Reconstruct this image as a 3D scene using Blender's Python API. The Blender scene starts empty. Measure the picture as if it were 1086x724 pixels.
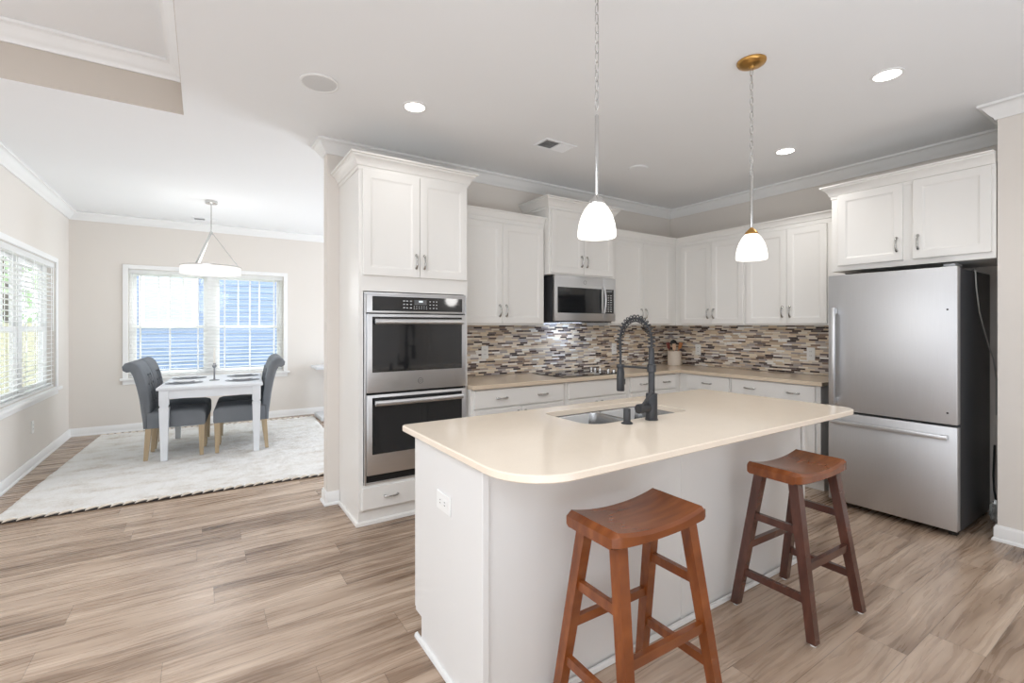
import bpy, bmesh, math, random
from mathutils import Vector, Matrix
from math import sin, cos, pi, radians as R
random.seed(7)
SC = bpy.context.scene
COL = SC.collection

# ------------------------------------------------------------------ camera, world, exposure, large lights
H = 2.77                                   # ceiling height
CAM_H, F_PX, YAW, CY = 1.36, 499.5, 0.5815, 345.8
cd = bpy.data.cameras.new('camera'); cam = bpy.data.objects.new('camera', cd); COL.objects.link(cam)
cam.location = (0, 0, CAM_H); cam.rotation_euler = (pi/2, 0, -YAW)
cd.sensor_width = 36; cd.lens = F_PX/1086*36; cd.shift_y = (CY-362)/1086; cd.clip_start = .02
SC.camera = cam
SC.view_settings.view_transform = 'Standard'; SC.view_settings.look = 'None'
SC.view_settings.exposure = 0.18; SC.view_settings.gamma = 1.0; SC.view_settings.use_curve_mapping = False
SC.cycles.use_denoising = True; SC.cycles.max_bounces = 10; SC.cycles.diffuse_bounces = 6
SC.cycles.transparent_max_bounces = 16; SC.cycles.sample_clamp_indirect = 6
W = bpy.data.worlds.new('World'); SC.world = W; W.use_nodes = True
_n = W.node_tree; _bg = _n.nodes['Background']
_bg.inputs[0].default_value = (.86, .93, 1, 1); _bg.inputs[1].default_value = 3.7

def area(name, loc, rot, sx, sy, power, color=(1, 1, 1), portal=False):
    l = bpy.data.lights.new(name, 'AREA'); l.shape = 'RECTANGLE'; l.size = sx; l.size_y = sy
    l.energy = power; l.color = color; l.cycles.is_portal = portal
    o = bpy.data.objects.new(name, l); COL.objects.link(o); o.location = loc; o.rotation_euler = rot
    return o
# left-side daylight, plus unseen fill lamps added behind and in the tray
COOL_TINT = (.89, 1.0, 1.125)
area('rear_fill', (0.3, -3.35, 1.30), (R(90), 0, 0), 6.4, 1.9, 4, COOL_TINT)  # added fill, the rear wall has no opening
area('rear_up_fill', (-.3, -1.9, .03), (R(180), 0, 0), 5.4, 2.6, 112, COOL_TINT)  # added fill near the floor, aimed up at the ceiling
area('daylight_living', (-3.85, .4, 1.35), (R(90), 0, R(-90)), 7.4, 2.2, 41, COOL_TINT)
area('tray_fill', (-1.75, .6, 3.02), (0, 0, 0), 2.4, 3.0, 76, (.94, 1, 1.07))  # added fill shining down on the floor, no fitting behind it
# unseen fill lamp added for the dining side, hidden behind the back wall
area('dining_fill', (4.70, 5.9, 1.05), (R(100), 0, R(90)), 2.2, 1.7, 122, COOL_TINT)
_s = bpy.data.lights.new('sun', 'SUN'); _s.energy = 4.5; _s.angle = R(1.0); _s.color = (1, .97, .92)
_so = bpy.data.objects.new('sun', _s); COL.objects.link(_so); _so.location = (6, 12, 12)
_so.rotation_euler = Vector((.42, .58, .70)).to_track_quat('Z', 'Y').to_euler()      # high, from beyond the dining windows, to the right

# ------------------------------------------------------------------ materials
def lin(c):
    return tuple(((v/255)/12.92 if v/255 <= .04045 else ((v/255+.055)/1.055)**2.4) for v in c)
class G:
    """tiny node-graph helper"""
    def __init__(s, name):
        s.m = bpy.data.materials.new(name); s.m.use_nodes = True; s.t = s.m.node_tree
        s.p = s.t.nodes['Principled BSDF']; s.out = s.t.nodes['Material Output']
    def n(s, typ, ins=None, **kw):
        nd = s.t.nodes.new(typ)
        for k, v in kw.items(): setattr(nd, k, v)
        for k, v in (ins or {}).items():
            if hasattr(v, 'is_output'): s.t.links.new(v, nd.inputs[k])
            else: nd.inputs[k].default_value = v
        return nd
    def math(s, op, a, b=0.0, c=0.0):
        return s.n('ShaderNodeMath', {0: a, 1: b, 2: c}, operation=op).outputs[0]
    def link(s, a, b): s.t.links.new(a, b)
    def pos(s): return s.n('ShaderNodeNewGeometry').outputs['Position']
    def obj(s): return s.n('ShaderNodeTexCoord').outputs['Object']
    def mix(s, f, a, b):
        nd = s.n('ShaderNodeMix', data_type='RGBA')
        for i, v in ((0, f), (6, a), (7, b)):
            if hasattr(v, 'is_output'): s.link(v, nd.inputs[i])
            else: nd.inputs[i].default_value = v if i == 0 else (*v, 1)
        return nd.outputs[2]
    def ramp(s, f, stops, const=False):
        nd = s.n('ShaderNodeValToRGB', {0: f}); r = nd.color_ramp
        if const: r.interpolation = 'CONSTANT'
        while len(r.elements) < len(stops): r.elements.new(.5)
        for e, (p, c) in zip(r.elements, stops): e.position = p; e.color = (*c, 1)
        return nd.outputs[0]
    def noise(s, vec, scale, detail=3.0):
        return s.n('ShaderNodeTexNoise', {'Vector': vec, 'Scale': scale, 'Detail': detail}).outputs[0]
    def scale(s, vec, v):
        return s.n('ShaderNodeVectorMath', {0: vec, 1: v}, operation='MULTIPLY').outputs[0]
    def bump(s, h, strength, dist=.01):
        b = s.n('ShaderNodeBump', {'Height': h, 'Strength': strength, 'Distance': dist})
        s.link(b.outputs[0], s.p.inputs['Normal'])
def mat(name, rgb, rough=.5, metal=0, vary=.04, vscale=6, stretch=(1, 1, 1), bump=0, bscale=60, coat=0, spec=None):
    g = G(name); c = lin(rgb)
    v = g.scale(g.obj(), stretch)
    n = g.noise(v, vscale)
    col = g.mix(n, tuple(x*(1-vary) for x in c), tuple(min(1, x*(1+vary)) for x in c))
    g.link(col, g.p.inputs['Base Color'])
    g.p.inputs['Roughness'].default_value = rough; g.p.inputs['Metallic'].default_value = metal
    g.p.inputs['Coat Weight'].default_value = coat
    if spec is not None: g.p.inputs['Specular IOR Level'].default_value = spec
    if bump: g.bump(g.noise(v, bscale), bump, .004)
    return g.m
def emit(name, rgb, strength):
    g = G(name); e = g.n('ShaderNodeEmission', {'Color': (*lin(rgb), 1), 'Strength': strength})
    g.link(e.outputs[0], g.out.inputs[0]); return g.m

CAB = mat('cabinet_paint', (234, 232, 228), .38, vary=.012, vscale=3)
ISL = mat('island_paint', (228, 227, 225), .42, vary=.012, vscale=3)
TRIM = mat('trim_paint', (238, 238, 237), .4, vary=.01)
WALL = mat('wall_paint', (224, 218, 211), .75, vary=.012, vscale=2, bump=.05, bscale=220)
CEIL = mat('ceiling_paint', (240, 241, 242), .85, vary=.01, vscale=2)
STEEL = mat('brushed_steel', (214, 215, 217), .33, 1, vary=.06, vscale=8, stretch=(1, 1, 60))
FRSTEEL = mat('fridge_steel', (206, 207, 209), .47, 1, vary=.05, vscale=8, stretch=(1, 50, .6))
SINKM = mat('sink_steel', (150, 151, 152), .26, 1, vary=.06, vscale=10)
CHROME = mat('satin_nickel', (205, 204, 202), .22, 1, vary=.03)
PEWTER = mat('pewter', (186, 185, 182), .18, 1, vary=.15, vscale=60)
BRASS = mat('brushed_brass', (196, 152, 88), .3, 1, vary=.06, vscale=30)
BLACKG = mat('black_glass', (30, 31, 33), .06, 0, vary=.05, spec=.7)
BLACKP = mat('black_plastic', (24, 24, 25), .4)
COOKG = mat('cooktop_glass', (14, 14, 15), .04, 0, vary=.05, spec=.9)
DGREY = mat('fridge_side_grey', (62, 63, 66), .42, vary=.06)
DFAUC = mat('faucet_graphite', (62, 63, 66), .38, .35, vary=.05)
PLAST = mat('white_plastic', (240, 240, 238), .35, vary=.01)
SLOT = mat('dark_slot', (70, 68, 66), .6)
WHITEW = mat('table_white', (226, 229, 233), .4, vary=.015)
FABRIC = mat('grey_fabric', (112, 116, 121), .85, vary=.09, vscale=9, bump=.25, bscale=500)
OAKLEG = mat('light_oak', (176, 156, 126), .5, vary=.16, vscale=5, stretch=(9, 9, 1))
CERAM = mat('cream_ceramic', (226, 214, 200), .3, vary=.02)
PLATE = mat('grey_stoneware', (222, 224, 227), .55, vary=.03)
MATT = mat('charcoal_placemat', (160, 164, 170), .8, vary=.12, vscale=60)
WAX = mat('candle_wax', (240, 236, 228), .5)
PEWT2 = mat('grey_metal', (150, 153, 157), .35, .8)
SPOONW = mat('spoon_wood', (186, 122, 70), .5, vary=.15, vscale=8, stretch=(1, 1, 6))
SPOOND = mat('red_brown_wood', (110, 42, 30), .45, vary=.15, vscale=8)
SPOONP = mat('pale_wood', (214, 180, 150), .5, vary=.1, vscale=8)
BLIND = mat('blind_slat_white', (250, 250, 250), .5, vary=.01)
SIDING = mat('blue_grey_siding', (128, 142, 170), .7, vary=.05)
ROOFM = mat('roof_shingle', (110, 112, 120), .9, vary=.2, vscale=20)
FENCEM = mat('fence_board', (196, 186, 158), .8, vary=.15, vscale=5, stretch=(8, 8, 1))
LEAF = mat('leaf_green', (206, 228, 184), .6, vary=.4, vscale=3)
BARK = mat('tree_bark', (96, 80, 66), .9, vary=.2)
LAWN = mat('lawn_green', (128, 150, 100), .9, vary=.25, vscale=12)
FOIL = mat('clear_packet', (190, 190, 186), .25, .3, vary=.25, vscale=25)
CORDW = mat('grey_tube', (176, 176, 172), .45)
CORDB = mat('black_cord', (22, 22, 22), .5)
DIFF = emit('lamp_diffuser', (255, 250, 240), 9)
SHADE = emit('shade_glass_lit', (255, 250, 242), 1.7)
RINGL = emit('ring_diffuser_lit', (255, 251, 246), 1.05)
LEDW = emit('display_lit', (225, 235, 240), 1.2)
MARK = mat('printed_mark', (205, 207, 208), .5)
GRILL = mat('grille_grey', (214, 214, 214), .7, vary=.06, vscale=300)
SHADOWV = mat('vent_dark', (150, 150, 150), .7)

def glass_mat():
    g = G('window_glass')
    tr = g.n('ShaderNodeBsdfTransparent', {'Color': (.97, .985, 1, 1)}); gl = g.n('ShaderNodeBsdfGlossy', {'Roughness': .02})
    lw = g.n('ShaderNodeLayerWeight', {'Blend': .5}); fr = g.n('ShaderNodeMath', {0: g.math('MULTIPLY', g.math('POWER', lw.outputs[1], 5.0), .5), 1: .03}, operation='ADD')
    mx = g.n('ShaderNodeMixShader', {0: fr.outputs[0], 1: tr.outputs[0], 2: gl.outputs[0]})
    g.link(mx.outputs[0], g.out.inputs[0]); return g.m
GLASS = glass_mat()

def translucent(m, rgb, fac):
    t = m.node_tree; p = t.nodes['Principled BSDF']; o = t.nodes['Material Output']
    tr = t.nodes.new('ShaderNodeBsdfTranslucent'); tr.inputs[0].default_value = (*lin(rgb), 1)
    mx = t.nodes.new('ShaderNodeMixShader'); mx.inputs[0].default_value = fac
    t.links.new(p.outputs[0], mx.inputs[1]); t.links.new(tr.outputs[0], mx.inputs[2]); t.links.new(mx.outputs[0], o.inputs[0])
translucent(LEAF, (190, 220, 150), .45)
translucent(BLIND, (252, 252, 250), .4)

def counter_mat(name, rgb, rough):
    g = G(name); c = lin(rgb); p = g.pos()
    n1 = g.noise(p, 14, 4); n2 = g.noise(p, 320, 2)
    a = g.mix(n1, tuple(x*.97 for x in c), tuple(min(1, x*1.02) for x in c))
    sp = g.math('GREATER_THAN', n2, .63)
    b = g.mix(g.math('MULTIPLY', sp, .16), a, lin((200, 182, 158)))
    g.link(b, g.p.inputs['Base Color']); g.p.inputs['Roughness'].default_value = rough
    return g.m
COUNT = counter_mat('cream_quartz', (240, 226, 208), .12)
COUNT2 = counter_mat('beige_quartz', (219, 201, 178), .16)

def floor_mat():
    g = G('plank_floor'); p = g.pos(); s = g.n('ShaderNodeSeparateXYZ', {0: p})
    x, y = s.outputs[0], s.outputs[1]
    PW, PL = .182, 1.22
    ry = g.math('DIVIDE', y, PW); row = g.math('FLOOR', ry); fy = g.math('FRACT', ry)
    off = g.n('ShaderNodeTexWhiteNoise', {'W': row}, noise_dimensions='1D').outputs[0]
    rx = g.math('ADD', g.math('DIVIDE', x, PL), off); colm = g.math('FLOOR', rx); fx = g.math('FRACT', rx)
    cid = g.n('ShaderNodeCombineXYZ', {0: row, 1: colm, 2: 3.0})
    rnd = g.n('ShaderNodeTexWhiteNoise', {'Vector': cid.outputs[0]}, noise_dimensions='3D').outputs[0]
    sh = g.n('ShaderNodeCombineXYZ', {0: g.math('MULTIPLY', rnd, 40.0), 1: g.math('MULTIPLY', rnd, 17.0), 2: 0.0}).outputs[0]
    gv = g.n('ShaderNodeVectorMath', {0: g.scale(p, (1.1, 9, 1)), 1: sh}, operation='ADD').outputs[0]
    warp = g.noise(g.scale(gv, (1, .5, 1)), 1.2, 2)
    gw = g.n('ShaderNodeVectorMath', {0: gv, 1: g.n('ShaderNodeCombineXYZ', {0: 0.0, 1: g.math('MULTIPLY', warp, .9), 2: 0.0}).outputs[0]}, operation='ADD').outputs[0]
    fine = g.noise(g.scale(gw, (.8, 2.6, 1)), 2.6, 4); broad = g.noise(gw, 1.15, 3)
    t = g.math('ADD', g.math('ADD', g.math('MULTIPLY', broad, .62), g.math('MULTIPLY', fine, .27)), g.math('MULTIPLY', rnd, .15))
    col = g.ramp(t, [(.30, lin((84, 65, 51))), (.42, lin((134, 111, 92))), (.54, lin((172, 149, 129))), (.70, lin((204, 183, 163)))])
    e1 = g.math('LESS_THAN', fy, .014); e2 = g.math('LESS_THAN', fx, .0022)
    e = g.math('MAXIMUM', e1, e2)
    col = g.mix(g.math('MULTIPLY', e, .55), col, lin((70, 56, 46)))
    g.link(col, g.p.inputs['Base Color'])
    g.link(g.math('ADD', g.math('MULTIPLY', fine, .16), .20), g.p.inputs['Roughness'])
    g.bump(g.math('SUBTRACT', g.math('MULTIPLY', fine, .25), e), .18, .002)
    return g.m
FLOOR = floor_mat()

def mosaic_mat():
    g = G('mosaic_tile'); s = g.n('ShaderNodeSeparateXYZ', {0: g.pos()})
    u = g.math('ADD', s.outputs[0], s.outputs[1]); v = s.outputs[2]
    TH, TL = .0165, .085
    rv = g.math('DIVIDE', v, TH); row = g.math('FLOOR', rv); fv = g.math('FRACT', rv)
    off = g.n('ShaderNodeTexWhiteNoise', {'W': row}, noise_dimensions='1D').outputs[0]
    ru = g.math('ADD', g.math('DIVIDE', u, TL), off); cl = g.math('FLOOR', ru); fu = g.math('FRACT', ru)
    cid = g.n('ShaderNodeCombineXYZ', {0: row, 1: cl, 2: 1.0}).outputs[0]
    wn = g.n('ShaderNodeTexWhiteNoise', {'Vector': cid}, noise_dimensions='3D')
    rnd = wn.outputs[0]
    cols = [(232, 216, 194), (240, 232, 220), (212, 192, 168), (146, 124, 110), (84, 68, 64), (184, 170, 160),
            (236, 224, 206), (112, 100, 100), (246, 244, 240), (196, 176, 154), (64, 54, 56), (172, 164, 164), (222, 204, 178), (206, 196, 188)]
    col = g.ramp(rnd, [(i/len(cols), lin(c)) for i, c in enumerate(cols)], True)
    gr = g.math('MAXIMUM', g.math('LESS_THAN', fv, .10), g.math('LESS_THAN', fu, .022))
    col = g.mix(gr, col, lin((196, 186, 174)))
    g.link(col, g.p.inputs['Base Color'])
    g.link(g.math('ADD', g.math('MULTIPLY', wn.outputs[0], .0), g.math('ADD', g.math('MULTIPLY', gr, .5), .16)), g.p.inputs['Roughness'])
    g.bump(g.math('SUBTRACT', 1.0, gr), .35, .002)
    return g.m
MOSAIC = mosaic_mat()

def stool_mat(name, dark, midc, light):
    g = G(name); o = g.scale(g.obj(), (2.2, 16, 5))
    n = g.noise(o, 1.7, 3)
    col = g.ramp(n, [(.3, lin(dark)), (.52, lin(midc)), (.72, lin(light))])
    g.link(col, g.p.inputs['Base Color']); g.p.inputs['Roughness'].default_value = .24
    g.p.inputs['Coat Weight'].default_value = .25; g.p.inputs['Coat Roughness'].default_value = .15
    return g.m
STOOLA = stool_mat('cherry_wood', (112, 58, 26), (130, 70, 32), (146, 82, 40))
STOOLDIM = stool_mat('cherry_wood_dim', (76, 46, 38), (88, 54, 44), (102, 64, 52))  # same stool wood, darkened to paint in the light on the second stool

def rug_mat():
    g = G('shag_wool'); p = g.pos()
    n1 = g.noise(g.scale(p, (1, 1.8, 1)), 4.2, 5); n2 = g.noise(p, 60, 3)
    t = g.math('ADD', g.math('MULTIPLY', n1, .75), g.math('MULTIPLY', n2, .25))
    col = g.ramp(t, [(.30, lin((212, 203, 192))), (.42, lin((232, 228, 222))), (.55, lin((243, 241, 238)))])
    g.link(col, g.p.inputs['Base Color']); g.p.inputs['Roughness'].default_value = .95
    g.bump(g.noise(p, 160, 3), .8, .012)
    return g.m
RUG = rug_mat()
RUGW = mat('cream_braid', (226, 216, 202), .9, vary=.08, vscale=40)
RUGB = mat('black_braid', (52, 46, 44), .9, vary=.1, vscale=40)

# ------------------------------------------------------------------ mesh helpers
def wloc(o):
    v = Vector((0, 0, 0))
    while o is not None: v = v + Vector(o.location); o = o.parent
    return v
class MB:
    def __init__(s): s.bm = bmesh.new()
    def box(s, x0, y0, z0, x1, y1, z1, bev=0, seg=2):
        r = bmesh.ops.create_cube(s.bm, size=1)
        vs = r['verts']
        for v in vs:
            v.co = Vector(((x0+x1)/2+v.co.x*abs(x1-x0), (y0+y1)/2+v.co.y*abs(y1-y0), (z0+z1)/2+v.co.z*abs(z1-z0)))
        if bev:
            es = list({e for v in vs for e in v.link_edges})
            bmesh.ops.bevel(s.bm, geom=es, offset=bev, segments=seg, affect='EDGES', profile=.5)
        return s
    def loft(s, rings, cap0=True, cap1=True, closed=True):
        vr = [[s.bm.verts.new(p) for p in ring] for ring in rings]
        n = len(vr[0])
        for a, b in zip(vr, vr[1:]):
            for i in range(n if closed else n-1):
                j = (i+1) % n
                try: s.bm.faces.new((a[i], a[j], b[j], b[i]))
                except ValueError: pass
        if cap0 and n > 2: s.bm.faces.new(vr[0][::-1])
        if cap1 and n > 2: s.bm.faces.new(vr[-1])
        return s
    def tube(s, pts, r, seg=10, cap=True, flat=None, up=None):
        pts = [Vector(p) for p in pts]; n = len(pts)
        rs = r if isinstance(r, (list, tuple)) else [r]*n
        t0 = (pts[1]-pts[0]).normalized()
        a = Vector(up) if up else (Vector((0, 0, 1)) if abs(t0.z) < .9 else Vector((1, 0, 0)))
        u = (a - t0*a.dot(t0)).normalized(); rings = []
        for i, p in enumerate(pts):
            t = (pts[min(i+1, n-1)]-pts[max(i-1, 0)]).normalized()
            u = (u - t*u.dot(t)).normalized(); w = t.cross(u)
            fu, fw = (flat or (1, 1))
            rings.append([p+(u*cos(2*pi*k/seg)*fu+w*sin(2*pi*k/seg)*fw)*rs[i] for k in range(seg)])
        return s.loft(rings, cap, cap)
    def bar(s, p0, p1, a, b, up=(0, 0, 1), a1=None, b1=None):
        """rectangular bar: half-sizes a (across) and b (along up)"""
        p0, p1 = Vector(p0), Vector(p1); t = (p1-p0).normalized(); up = Vector(up)
        v = (up-t*up.dot(t)).normalized(); u = t.cross(v); rings = []
        for p, aa, bb in ((p0, a, b), (p1, a1 or a, b1 or b)):
            rings.append([p+u*aa+v*bb, p-u*aa+v*bb, p-u*aa-v*bb, p+u*aa-v*bb])
        return s.loft(rings)
    def leg(s, p0, p1, a0, a1, b0=None, b1=None):
        """square leg with horizontal ends"""
        b0 = b0 or a0; b1 = b1 or a1; rings = []
        for p, a, b in ((p0, a0, b0), (p1, a1, b1)):
            x, y, z = p; rings.append([(x-a, y-b, z), (x+a, y-b, z), (x+a, y+b, z), (x-a, y+b, z)])
        return s.loft(rings)
    def cyl(s, p0, p1, r0, r1=None, seg=24):
        return s.tube([p0, p1], [r0, r1 if r1 is not None else r0], seg)
    def lathe(s, prof, cx, cy, seg=32, cap0=False, cap1=False):
        rings = [[(cx+r*cos(2*pi*k/seg), cy+r*sin(2*pi*k/seg), z) for k in range(seg)] for r, z in prof]
        return s.loft(rings, cap0, cap1)
    def prism(s, poly, z0, z1, ch=0):
        if ch:
            c = inset(poly, ch)
            return s.loft([[(x, y, z0) for x, y in c], [(x, y, z0+ch) for x, y in poly],
                           [(x, y, z1-ch) for x, y in poly], [(x, y, z1) for x, y in c]])
        return s.loft([[(x, y, z0) for x, y in poly], [(x, y, z1) for x, y in poly]])
    def sweep(s, path, prof, g0=None, g1=None):
        """prof (out, z) swept along xy path, 'out' to the right of travel, mitred"""
        P = [Vector((p[0], p[1])) for p in path]; rings = []
        for i, p in enumerate(P):
            a = P[i-1] if i else (Vector(g0) if g0 else None)
            b = P[i+1] if i < len(P)-1 else (Vector(g1) if g1 else None)
            d0 = (p-a).normalized() if a is not None else (b-p).normalized()
            d1 = (b-p).normalized() if b is not None else d0
            n0 = Vector((d0.y, -d0.x)); n1 = Vector((d1.y, -d1.x))
            m = (n0+n1).normalized(); m = m/max(.2, m.dot(n0))
            rings.append([(p.x+m.x*o, p.y+m.y*o, z) for o, z in prof])
        return s.loft(rings)
    def panel(s, ax, face, u0, u1, z0, z1, rings):
        """rings (inset, depth toward the viewer) of a door or drawer front on plane `face`"""
        def P(u, z, d):
            return {'y': (u, face-d, z), 'x': (face-d, u, z), 'Y': (u, face+d, z)}[ax]
        return s.loft([[P(u0+i, z0+i, d), P(u1-i, z0+i, d), P(u1-i, z1-i, d), P(u0+i, z1-i, d)] for i, d in rings])
    def build(s, name, m, parent=None, sharp=35, kind=None):
        bm = s.bm; bmesh.ops.recalc_face_normals(bm, faces=bm.faces)
        vs = [v.co for v in bm.verts]
        if parent is None:
            off = Vector(((min(v.x for v in vs)+max(v.x for v in vs))/2, (min(v.y for v in vs)+max(v.y for v in vs))/2, min(v.z for v in vs)))
        else: off = wloc(parent)
        for v in bm.verts: v.co -= off
        me = bpy.data.meshes.new(name); bm.to_mesh(me); bm.free()
        me.polygons.foreach_set('use_smooth', [True]*len(me.polygons))
        me.set_sharp_from_angle(angle=R(sharp))
        ms = m if isinstance(m, (list, tuple)) else [m]
        for q in ms: me.materials.append(q)
        o = bpy.data.objects.new(name, me); COL.objects.link(o)
        if parent is None: o.location = off
        else: o.parent = parent
        if kind: o['kind'] = kind
        return o
def inset(poly, d):
    n = len(poly); out = []
    area2 = sum(poly[i][0]*poly[(i+1) % n][1]-poly[(i+1) % n][0]*poly[i][1] for i in range(n)); sg = 1 if area2 > 0 else -1
    for i in range(n):
        a, p, b = Vector(poly[i-1]), Vector(poly[i]), Vector(poly[(i+1) % n])
        d0 = (p-a).normalized(); d1 = (b-p).normalized()
        n0 = Vector((-d0.y, d0.x))*sg; n1 = Vector((-d1.y, d1.x))*sg
        m = (n0+n1).normalized(); q = p+m*(d/max(.3, m.dot(n0))); out.append((q.x, q.y))
    return out
def rrect(x0, y0, x1, y1, r, seg=6):
    """ccw rounded rectangle, r = radius or four (x0y0, x1y0, x1y1, x0y1)"""
    rs = r if isinstance(r, (list, tuple)) else [r]*4; out = []
    for (cx, cy, sx, sy, a0), q in zip(((x0, y0, 1, 1, 180), (x1, y0, -1, 1, 270), (x1, y1, -1, -1, 0), (x0, y1, 1, -1, 90)), rs):
        for k in range(seg+1):
            a = R(a0+90*k/seg); out.append((cx+sx*q+q*cos(a), cy+sy*q+q*sin(a)))
    return out
def tag(o, label, cat, group=None):
    o['label'] = label; o['category'] = cat
    if group: o['group'] = group
    return o
def thing(name, label, cat, loc=(0, 0, 0), group=None):
    o = bpy.data.objects.new(name, None); COL.objects.link(o); o.location = loc; o.empty_display_size = .05
    return tag(o, label, cat, group)
def dup(root, loc, rz, label, group=None):
    def rec(o, parent):
        c = o.copy(); COL.objects.link(c); c.parent = parent
        for ch in [x for x in o.children]: rec(ch, c)
        return c
    r = rec(root, None); r.location = loc; r.rotation_euler = (0, 0, rz); r['label'] = label
    if group: r['group'] = group
    return r
def struct(o): o['kind'] = 'structure'; return o

# ------------------------------------------------------------------ room shell
YA, XB, XE, XR, YR = 3.766, 4.803, .793, 4.22, .806
XD, YD = -1.369, 7.81
struct(MB().box(-4.1, -3.6, -.06, 4.95, 7.95, 0).build('floor', FLOOR))
TX0, TX1, TY0, TY1, TZ = -3.3, -.104, -1.6, 3.835, 3.085          # raised tray over the living area
m = MB()
m.box(TX1, -3.6, H, 4.95, 7.95, H+.1); m.box(-4.1, TY1, H, TX1, 7.95, H+.1)
m.box(-4.1, -3.6, H, TX1, TY0, H+.1); m.box(-4.1, TY0, H, TX0, TY1, H+.1)
m.box(TX0-.1, TY0-.1, TZ, TX1+.1, TY1+.1, TZ+.06)
struct(m.build('ceiling', CEIL))
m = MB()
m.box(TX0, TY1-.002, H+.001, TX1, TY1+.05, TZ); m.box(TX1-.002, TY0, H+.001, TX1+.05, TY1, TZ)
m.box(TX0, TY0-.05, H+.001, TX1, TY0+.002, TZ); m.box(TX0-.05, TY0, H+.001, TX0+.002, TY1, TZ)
struct(m.build('wall_tray', mat('tray_shade_paint', (200, 191, 181), .75, vary=.012, vscale=2)))  # wall colour darkened to put the tray's shade into the paint
CROWN = [(0, -.105), (.012, -.105), (.016, -.09), (.03, -.078), (.045, -.055), (.062, -.03), (.072, -.022), (.085, -.018), (.085, 0), (0, 0)]
def crown(path, z, k, g0=None, g1=None, sc=1):
    return struct(MB().sweep(path, [(o*sc, z+q*sc) for o, q in CROWN], g0, g1).build('trim_%d' % k, TRIM))
crown([(TX0, TY1-.003), (TX1-.003, TY1-.003), (TX1-.003, TY0), (TX0, TY0), (TX0, TY1-.003)], TZ-.001, 1)
struct(MB().box(XE, YA, 0, XB+.12, YA+.116, H).build('wall_back', WALL))
struct(MB().box(XB, YR, 0, XB+.12, YA, H).build('wall_fridge', WALL))
struct(MB().box(XR, -3.5, 0, XB+.12, YR, H).build('wall_right', WALL))
struct(MB().box(XB, YA+.117, 0, XB+.12, YD, H).build('wall_dining_right', WALL))
# dining back wall with its window opening
WX0, WX1, WZ0, WZ1 = -.80, 1.015, .69, 2.10
m = MB()
m.box(XD-.14, YD, 0, WX0, YD+.14, H); m.box(WX1, YD, 0, XB+.12, YD+.14, H)
m.box(WX0, YD, 0, WX1, YD+.14, WZ0); m.box(WX0, YD, WZ1, WX1, YD+.14, H)
struct(m.build('wall_dining', WALL))
LY0, LY1 = 5.36, 7.16
m = MB()
m.box(XD-.14, 4.4, 0, XD, LY0, H); m.box(XD-.14, LY1, 0, XD, YD, H)
m.box(XD-.14, LY0, 0, XD, LY1, WZ0); m.box(XD-.14, LY0, 2.06, XD, LY1, H)
struct(m.build('wall_left', WALL))
struct(MB().box(-4.1, 4.4, 0, XD-.141, 4.52, H).build('wall_living', WALL))
struct(MB().box(-4.1, -3.5, 0, -3.98, 4.4, H).build('wall_living_left', WALL))
struct(MB().box(-4.1, -3.6, 0, 4.22, -3.48, H).build('wall_rear', WALL))
crown([(2.6, YA+.117), (XE-.001, YA+.117), (XE-.001, YA-.001), (XB-.001, YA-.001), (XB-.001, YR+.001), (XR-.001, YR+.001), (XR-.001, -3.4)], H-.001, 2, sc=.93)
crown([(-3.97, 4.399), (XD+.001, 4.399), (XD+.001, YD-.001), (XB-.002, YD-.001)], H-.001, 3, sc=.93)
BASE = [(0, .001), (.024, .001), (.022, .014), (.014, .022), (.014, .082), (.009, .092), (.007, .1), (0, .1)]
def baseboard(name, path): return struct(MB().sweep(path, BASE).build(name, TRIM))
baseboard('baseboard_back', [(2.6, YA+.117), (XE-.001, YA+.117), (XE-.001, YA-.001), (.879, YA-.001)])
baseboard('baseboard_right', [(XB-.03, YR+.001), (XR-.001, YR+.001), (XR-.001, -3.4)])
baseboard('baseboard_dining', [(-3.97, 4.399), (XD+.001, 4.399), (XD+.001, YD-.001), (XB-.002, YD-.001)])

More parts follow.
